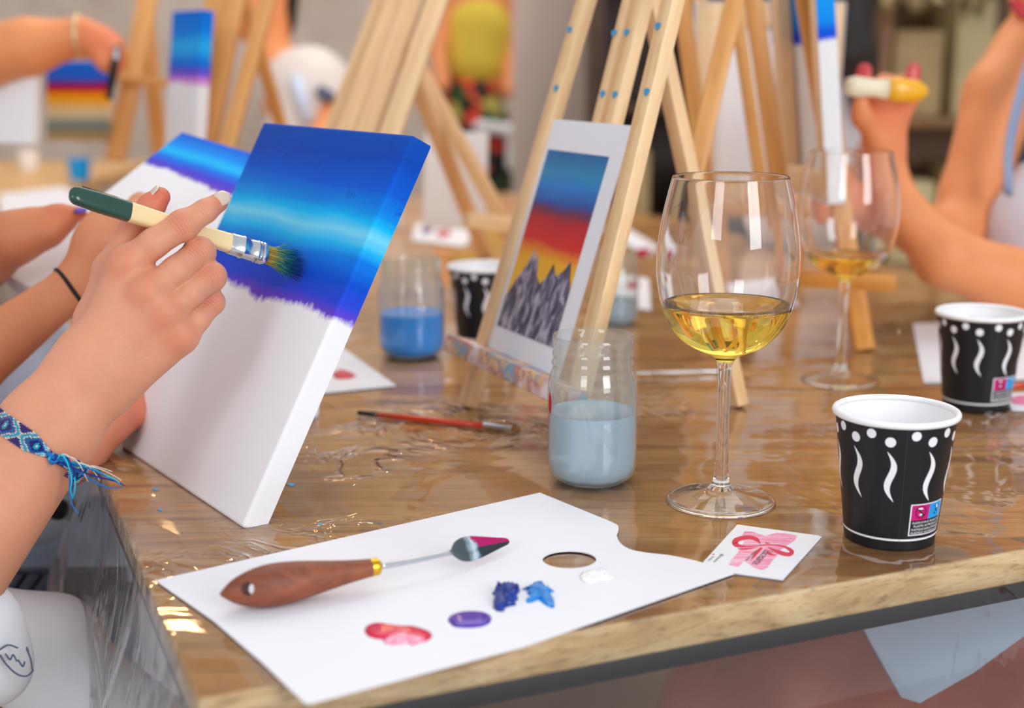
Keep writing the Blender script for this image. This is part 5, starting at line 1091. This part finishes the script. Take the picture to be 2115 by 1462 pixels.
nail(at(1784, 150, 1.935), px_r(.3, 1, 0), px_r(-.1, .5, .8), .011, .008, pf, 'nail_pale', 'red varnished nail'); nail(at(1887, 150, 1.945), px_r(.1, 1, 0), px_r(.1, .4, .9), .011, .008, pf, 'nail_pale', 'red varnished nail')
M['yellow_lac'] = plain('yellow_lacquer', srgb(246, 178, 10), .3, .05, coat=.4); M['ivory_lac'] = plain('ivory_lacquer', srgb(240, 228, 196), .35, .05)
pb = empty('wide_paintbrush', at(1830, 190, 1.925), 'ivory brush with a yellow handle end, raised in the hand at right', 'paintbrush')
q0, q1 = at(1748, 178, 1.915), at(1918, 190, 1.93); d_ = q1-q0
V, F = tube([q0, q0+d_*.1, q0+d_*.35, q0+d_*.5], [.009, .0115, .0095, .0115], 20, (1, .6)); mk('handle', V, F, 'ivory_lac', pb)
V, F = tube([q0+d_*.5, q0+d_*.62, q0+d_*.85, q0+d_*.96, q1], [.0118, .0135, .012, .007, .001], 20, (1, .6)); mk('painted_end', V, F, 'yellow_lac', pb, label='yellow lacquered end')

# thighs and cloth seen beneath the front edge
M['thigh'] = skin('thigh_skin', srgb(214, 146, 136), srgb(190, 100, 94))
ph_ = empty('person', at(1650, 1800, 1.7)*np.array([1, 1, 0]), 'seated person whose bare thighs and white cloth show beneath the table', 'person')
V, F = blob_sdf([([at(1560, 1500, 1.75), at(1760, 1440, 1.6), at(2200, 1420, 1.5)], [.10, .09, .085]), ([at(1900, 1500, 1.5), at(2150, 1560, 1.4)], [.07, .07]), ([at(1560, 1510, 1.75), at(1600, 2100, 1.75)], [.08, .05])], .01, .03); body('body', V, F, 'thigh', ph_)
cl = [(1770, 1268, 1.42), (1800, 1330, 1.40), (1862, 1440, 1.36), (1900, 1452, 1.34), (2010, 1390, 1.34), (2120, 1310, 1.34), (2260, 1250, 1.36), (2260, 1100, 1.42), (1770, 1100, 1.46)]
c3 = np.array([at(*q_) for q_ in cl]); V = list(c3)+[q_+fwd*.006 for q_ in c3]; n = len(cl)
mk('white_apron', V, [tuple(range(n)), tuple(range(n, 2*n))[::-1]]+[(i, (i+1) % n, n+(i+1) % n, n+i) for i in range(n)], 'cloth_paleblue', ph_, smooth=.6, label='white apron corner hanging beneath the table')

# ------------------------------------------------------------------ far table clutter and room furniture
def sheet(pp, label, cat='sheet of paper', z=.7522, mat='paper', name='paper_sheet'):
    V, F = prism(onpoly(pp, z), z-.001, z); return mk(name, V, F, mat, smooth=False, label=label, cat=cat)
sheet([(1885, 668), (2130, 660), (2200, 780), (1908, 790)], 'white paper under the second black cup')
M['pinkprint'] = plain('pink_stain', srgb(236, 120, 170), .5, .3, 60)
sheet([(2072, 812), (2200, 806), (2240, 850), (2090, 846)], 'white card with pink print at the right edge', 'card')
blob('paint_smear', [(2085, 822), (2110, 816), (2150, 822), (2130, 836), (2095, 834)], .7523, .0003, 'pinkprint', 'pink brush print on the right-edge card', 'print')
sheet([(640, 700), (700, 712), (818, 796), (652, 812), (600, 800)], 'paper palette with a pink blot behind the big canvas', 'palette', name='paper_palette')
blob('paint_blob', [(686, 770), (705, 762), (735, 774), (722, 782), (694, 782)], .7523, .001, 'p_red', 'small pink blot on the palette behind the big canvas')
blob('paint_blob', [(664, 742), (680, 738), (686, 748), (670, 756)], .7523, .001, 'p_vio', 'small violet blot on the palette behind the big canvas')
M['tissue'] = plain('white_tissue', srgb(240, 238, 240), .9, .03, 40)
blob('crumpled_tissue', [(628, 858), (640, 838), (652, 832), (660, 846), (656, 862), (640, 868)], .7508, .012, 'tissue', 'small crumpled white tissue behind the big canvas lower edge', 'tissue', 3, .25)
for k, (pp, lb) in enumerate((([(860, 460), (985, 470), (960, 510), (850, 495)], 'paint-smudged paper left of the splayed easel leg'), ([(1240, 560), (1340, 575), (1345, 640), (1235, 625)], 'white palette sheet behind the card easel right leg'),
                              ([(1270, 455), (1360, 510), (1340, 530), (1250, 478)], 'narrow white sheet slanting behind the front wine glass'), ([(560, 500), (660, 490), (720, 520), (600, 535)], 'pale paper on the table hidden beside the big canvas'), ([(0, 400), (130, 385), (200, 420), (60, 470), (0, 470)], 'white papers at the far left end of the table'), ([(1500, 590), (1620, 580), (1650, 630), (1520, 640)], 'pale blue-white sheet between the two wine glasses'))):
    sheet(pp, lb)
for pp, m_, lb in (([(1290, 585), (1312, 580), (1322, 592), (1300, 598)], 'p_red', 'pink blot on the sheet behind the card easel'), ([(900, 478), (925, 474), (930, 486), (905, 490)], 'p_red', 'red smudge on the paper by the splayed leg'), ([(870, 470), (892, 468), (890, 480), (872, 482)], 'p_blue', 'blue smudge on the paper by the splayed leg'), ([(1310, 515), (1340, 512), (1344, 524), (1316, 528)], 'p_red', 'red blot behind the front wine glass')):
    blob('paint_blob', pp, .7523, .002, m_, lb)
for px, py, mt, lb in ((800, 470, 'p_white', 'white cup on the far table left of the splayed leg'), (165, 372, 'cyan', 'tiny blue pot at the far left of the table'), (1110, 500, 'p_red', 'small pink pot behind the card easel'), (60, 350, 'p_white', 'small white pot at the far left edge')):
    q_ = on(px, py, ZT); V, F = lathe([(0, 0), (.024, 0), (.030, .055), (.028, .055), (.0225, .003), (0, .003)], 32); mk('paint_pot', V, F, mt, None, Matrix.Translation(Vector(q_)), smooth=.8, label=lb, cat='pot')
st = empty('side_table', (-1.5, 3.3, 0), 'small brown side table at the far left, beyond the end of the long table', 'table')
V, F = boxg(-2.2, -1.10, 2.3, 4.3, .715, .7497, .004); mk('tabletop', V, F, 'table', st, smooth=.6)
for x, y in ((-2.15, 2.35), (-1.15, 2.35), (-2.15, 4.25), (-1.15, 4.25)): V, F = boxg(x-.02, x+.02, y-.02, y+.02, 0, .715, .002); mk('table_leg', V, F, 'steel', st, smooth=.5)
# tall white panel / second blank canvas leaning far, between big canvas and splayed legs
std_canvas(P(872, 470, 2.75), math.radians(-16), .12, .10, .15, .016, 'white', 'blank canvas beyond the splayed easel legs', 'blank_canvas')
# dark cabinet with warm-coloured things
M['darkwood'] = wood('dark_brown_wood', [(.3, srgb(46, 30, 20)), (.6, srgb(70, 46, 30)), (.8, srgb(88, 60, 38))], (6, 6, 30)); M['midwood'] = wood('brown_shelf_wood', [(.3, srgb(120, 82, 46)), (.6, srgb(150, 106, 62))], (30, 6, 6))
def shelf_unit(name, x0, x1, y0, y1, z1, zs, mat, label, cat, back=True):
    r = empty(name, ((x0+x1)/2, (y0+y1)/2, 0), label, cat)
    for a, b in ((x0, x0+.03), (x1-.03, x1)): V, F = boxg(a, b, y0, y1, 0, z1, .003); mk('side_panel', V, F, mat, r, smooth=.5)
    for z in zs: V, F = boxg(x0+.03, x1-.03, y0, y1, z-.03, z, .003); mk('shelf', V, F, mat, r, smooth=.5)
    if back: V, F = boxg(x0+.03, x1-.03, y1-.02, y1, .02, z1-.02); mk('back_panel', V, F, mat, r, smooth=False)
    return r
shelf_unit('dark_cabinet', .20, .66, 3.5, 3.85, 2.1, (.12, .40, .66, .95, 1.3, 2.1), 'darkwood', 'tall dark wooden cabinet behind the card easel', 'cabinet')
def thingbox(name, px, py, d, w, h, mat, label, cat, dp=.12):
    p_ = at(px, py, d); V, F = boxg(-w/2, w/2, 0, dp, 0, h, .006); return mk(name, V, F, mat, None, Matrix.Translation(Vector(p_)), smooth=.5, label=label, cat=cat)
M['amber'] = plain('amber_wood', srgb(190, 120, 50), .6, .2, 10); M['cream'] = plain('cream_card', srgb(214, 196, 150), .8, .12, 8); M['sand'] = plain('sand_paper', srgb(184, 160, 116), .85, .2, 12); M['leaf'] = plain('grey_green_leaf', srgb(96, 118, 78), .8, .25, 30); M['straw'] = plain('dried_straw', srgb(170, 150, 110), .9, .3, 30)
for zsh, items in ((.40, ((.30, .10, .16, 'amber', 'amber box low in the dark cabinet, left'), (.50, .12, .13, 'sand', 'sand-coloured box low in the dark cabinet, right'))), (.66, ((.27, .08, .17, 'sand', 'sand-coloured box on the middle cabinet shelf'), (.46, .13, .14, 'amber', 'wide amber box on the middle cabinet shelf'))), (.95, ((.44, .1, .2, 'midwood', 'brown box near the top of the dark cabinet'),))):
    for x, w, h, mt, lb in items: V, F = boxg(x, x+w, 3.52, 3.66, zsh, zsh+h, .006); mk('storage_box', V, F, mt, smooth=.5, label=lb, cat='box')
shelf_unit('wooden_shelf', .95, 1.75, 3.65, 4.0, 1.50, (.10, .52, .91, 1.48), 'midwood', 'open brown wooden shelf unit behind the person at right', 'shelf')
for zsh, items in ((.91, ((.99, .13, .22, 'sand', 'sand-coloured box on the upper right shelf, left'), (1.15, .10, .30, 'cream', 'tall cream box on the upper right shelf'), (1.28, .14, .20, 'cream', 'low cream box on the upper right shelf'), (1.45, .1, .26, 'sand', 'sand-coloured box on the upper right shelf, right'))), (.52, ((1.0, .12, .22, 'cream', 'cream box on the lower right shelf, left'), (1.15, .14, .26, 'sand', 'sand box in the middle of the lower right shelf'), (1.33, .12, .2, 'cream', 'cream box on the lower right shelf, right')))):
    for x, w, h, mt, lb in items: V, F = boxg(x, x+w, 3.67, 3.90, zsh, zsh+h, .008); mk('storage_box', V, F, mt, smooth=.5, label=lb, cat='box')
# plant on the shelf
pl = empty('potted_plant', (1.22, 3.8, 1.48), 'green and straw-coloured dried plant on top of the right-hand shelf', 'plant'); V, F = lathe([(0, 0), (.05, 0), (.065, .1), (.06, .1), (.045, .01), (0, .01)], 28); mk('pot', V, F, 'cream', pl, Matrix.Translation((1.22, 3.8, 1.48)), smooth=.8)
r = np.random.default_rng(5)
def leafs(n, c, rad, mat, nm):
    parts = []
    for i in range(n):
        d = r.normal(size=3); d[2] = abs(d[2])*.4-.25; d /= np.linalg.norm(d); p_ = np.array(c)+d*rad*r.uniform(.3, 1)*np.array([1.3, .7, .8]); t = r.normal(size=3); t /= np.linalg.norm(t); u_ = np.cross(t, d); u_ /= np.linalg.norm(u_)+1e-9; L = .05; w = .018
        parts.append(([p_, p_+t*L*.5+u_*w, p_+t*L, p_+t*L*.5-u_*w], [(0, 1, 2, 3)]))
    V, F = join(parts); mk(nm, V, F, mat, pl, kind='stuff')
leafs(260, (1.25, 3.58, 1.30), .15, 'leaf', 'leaves'); leafs(260, (.98, 3.55, 1.22), .17, 'straw', 'dried_stems')
V, F = tube(spline([(1.22, 3.8, 1.52), (1.22, 3.62, 1.6), (1.23, 3.58, 1.45), (1.25, 3.58, 1.25)], 12), .006, 6); mk('stem', V, F, 'straw', pl)

for x, y, w in ((320, 1010, 7), (330, 1052, 6), (600, 1000, 9), (660, 1082, 6)):
    blob('dried_paint', [(x-w, y), (x, y-w*.35), (x+w, y), (x+w*.2, y+w*.4)], .7506, .0002, 'blue_dab', None, None, int(w), parent=cover)
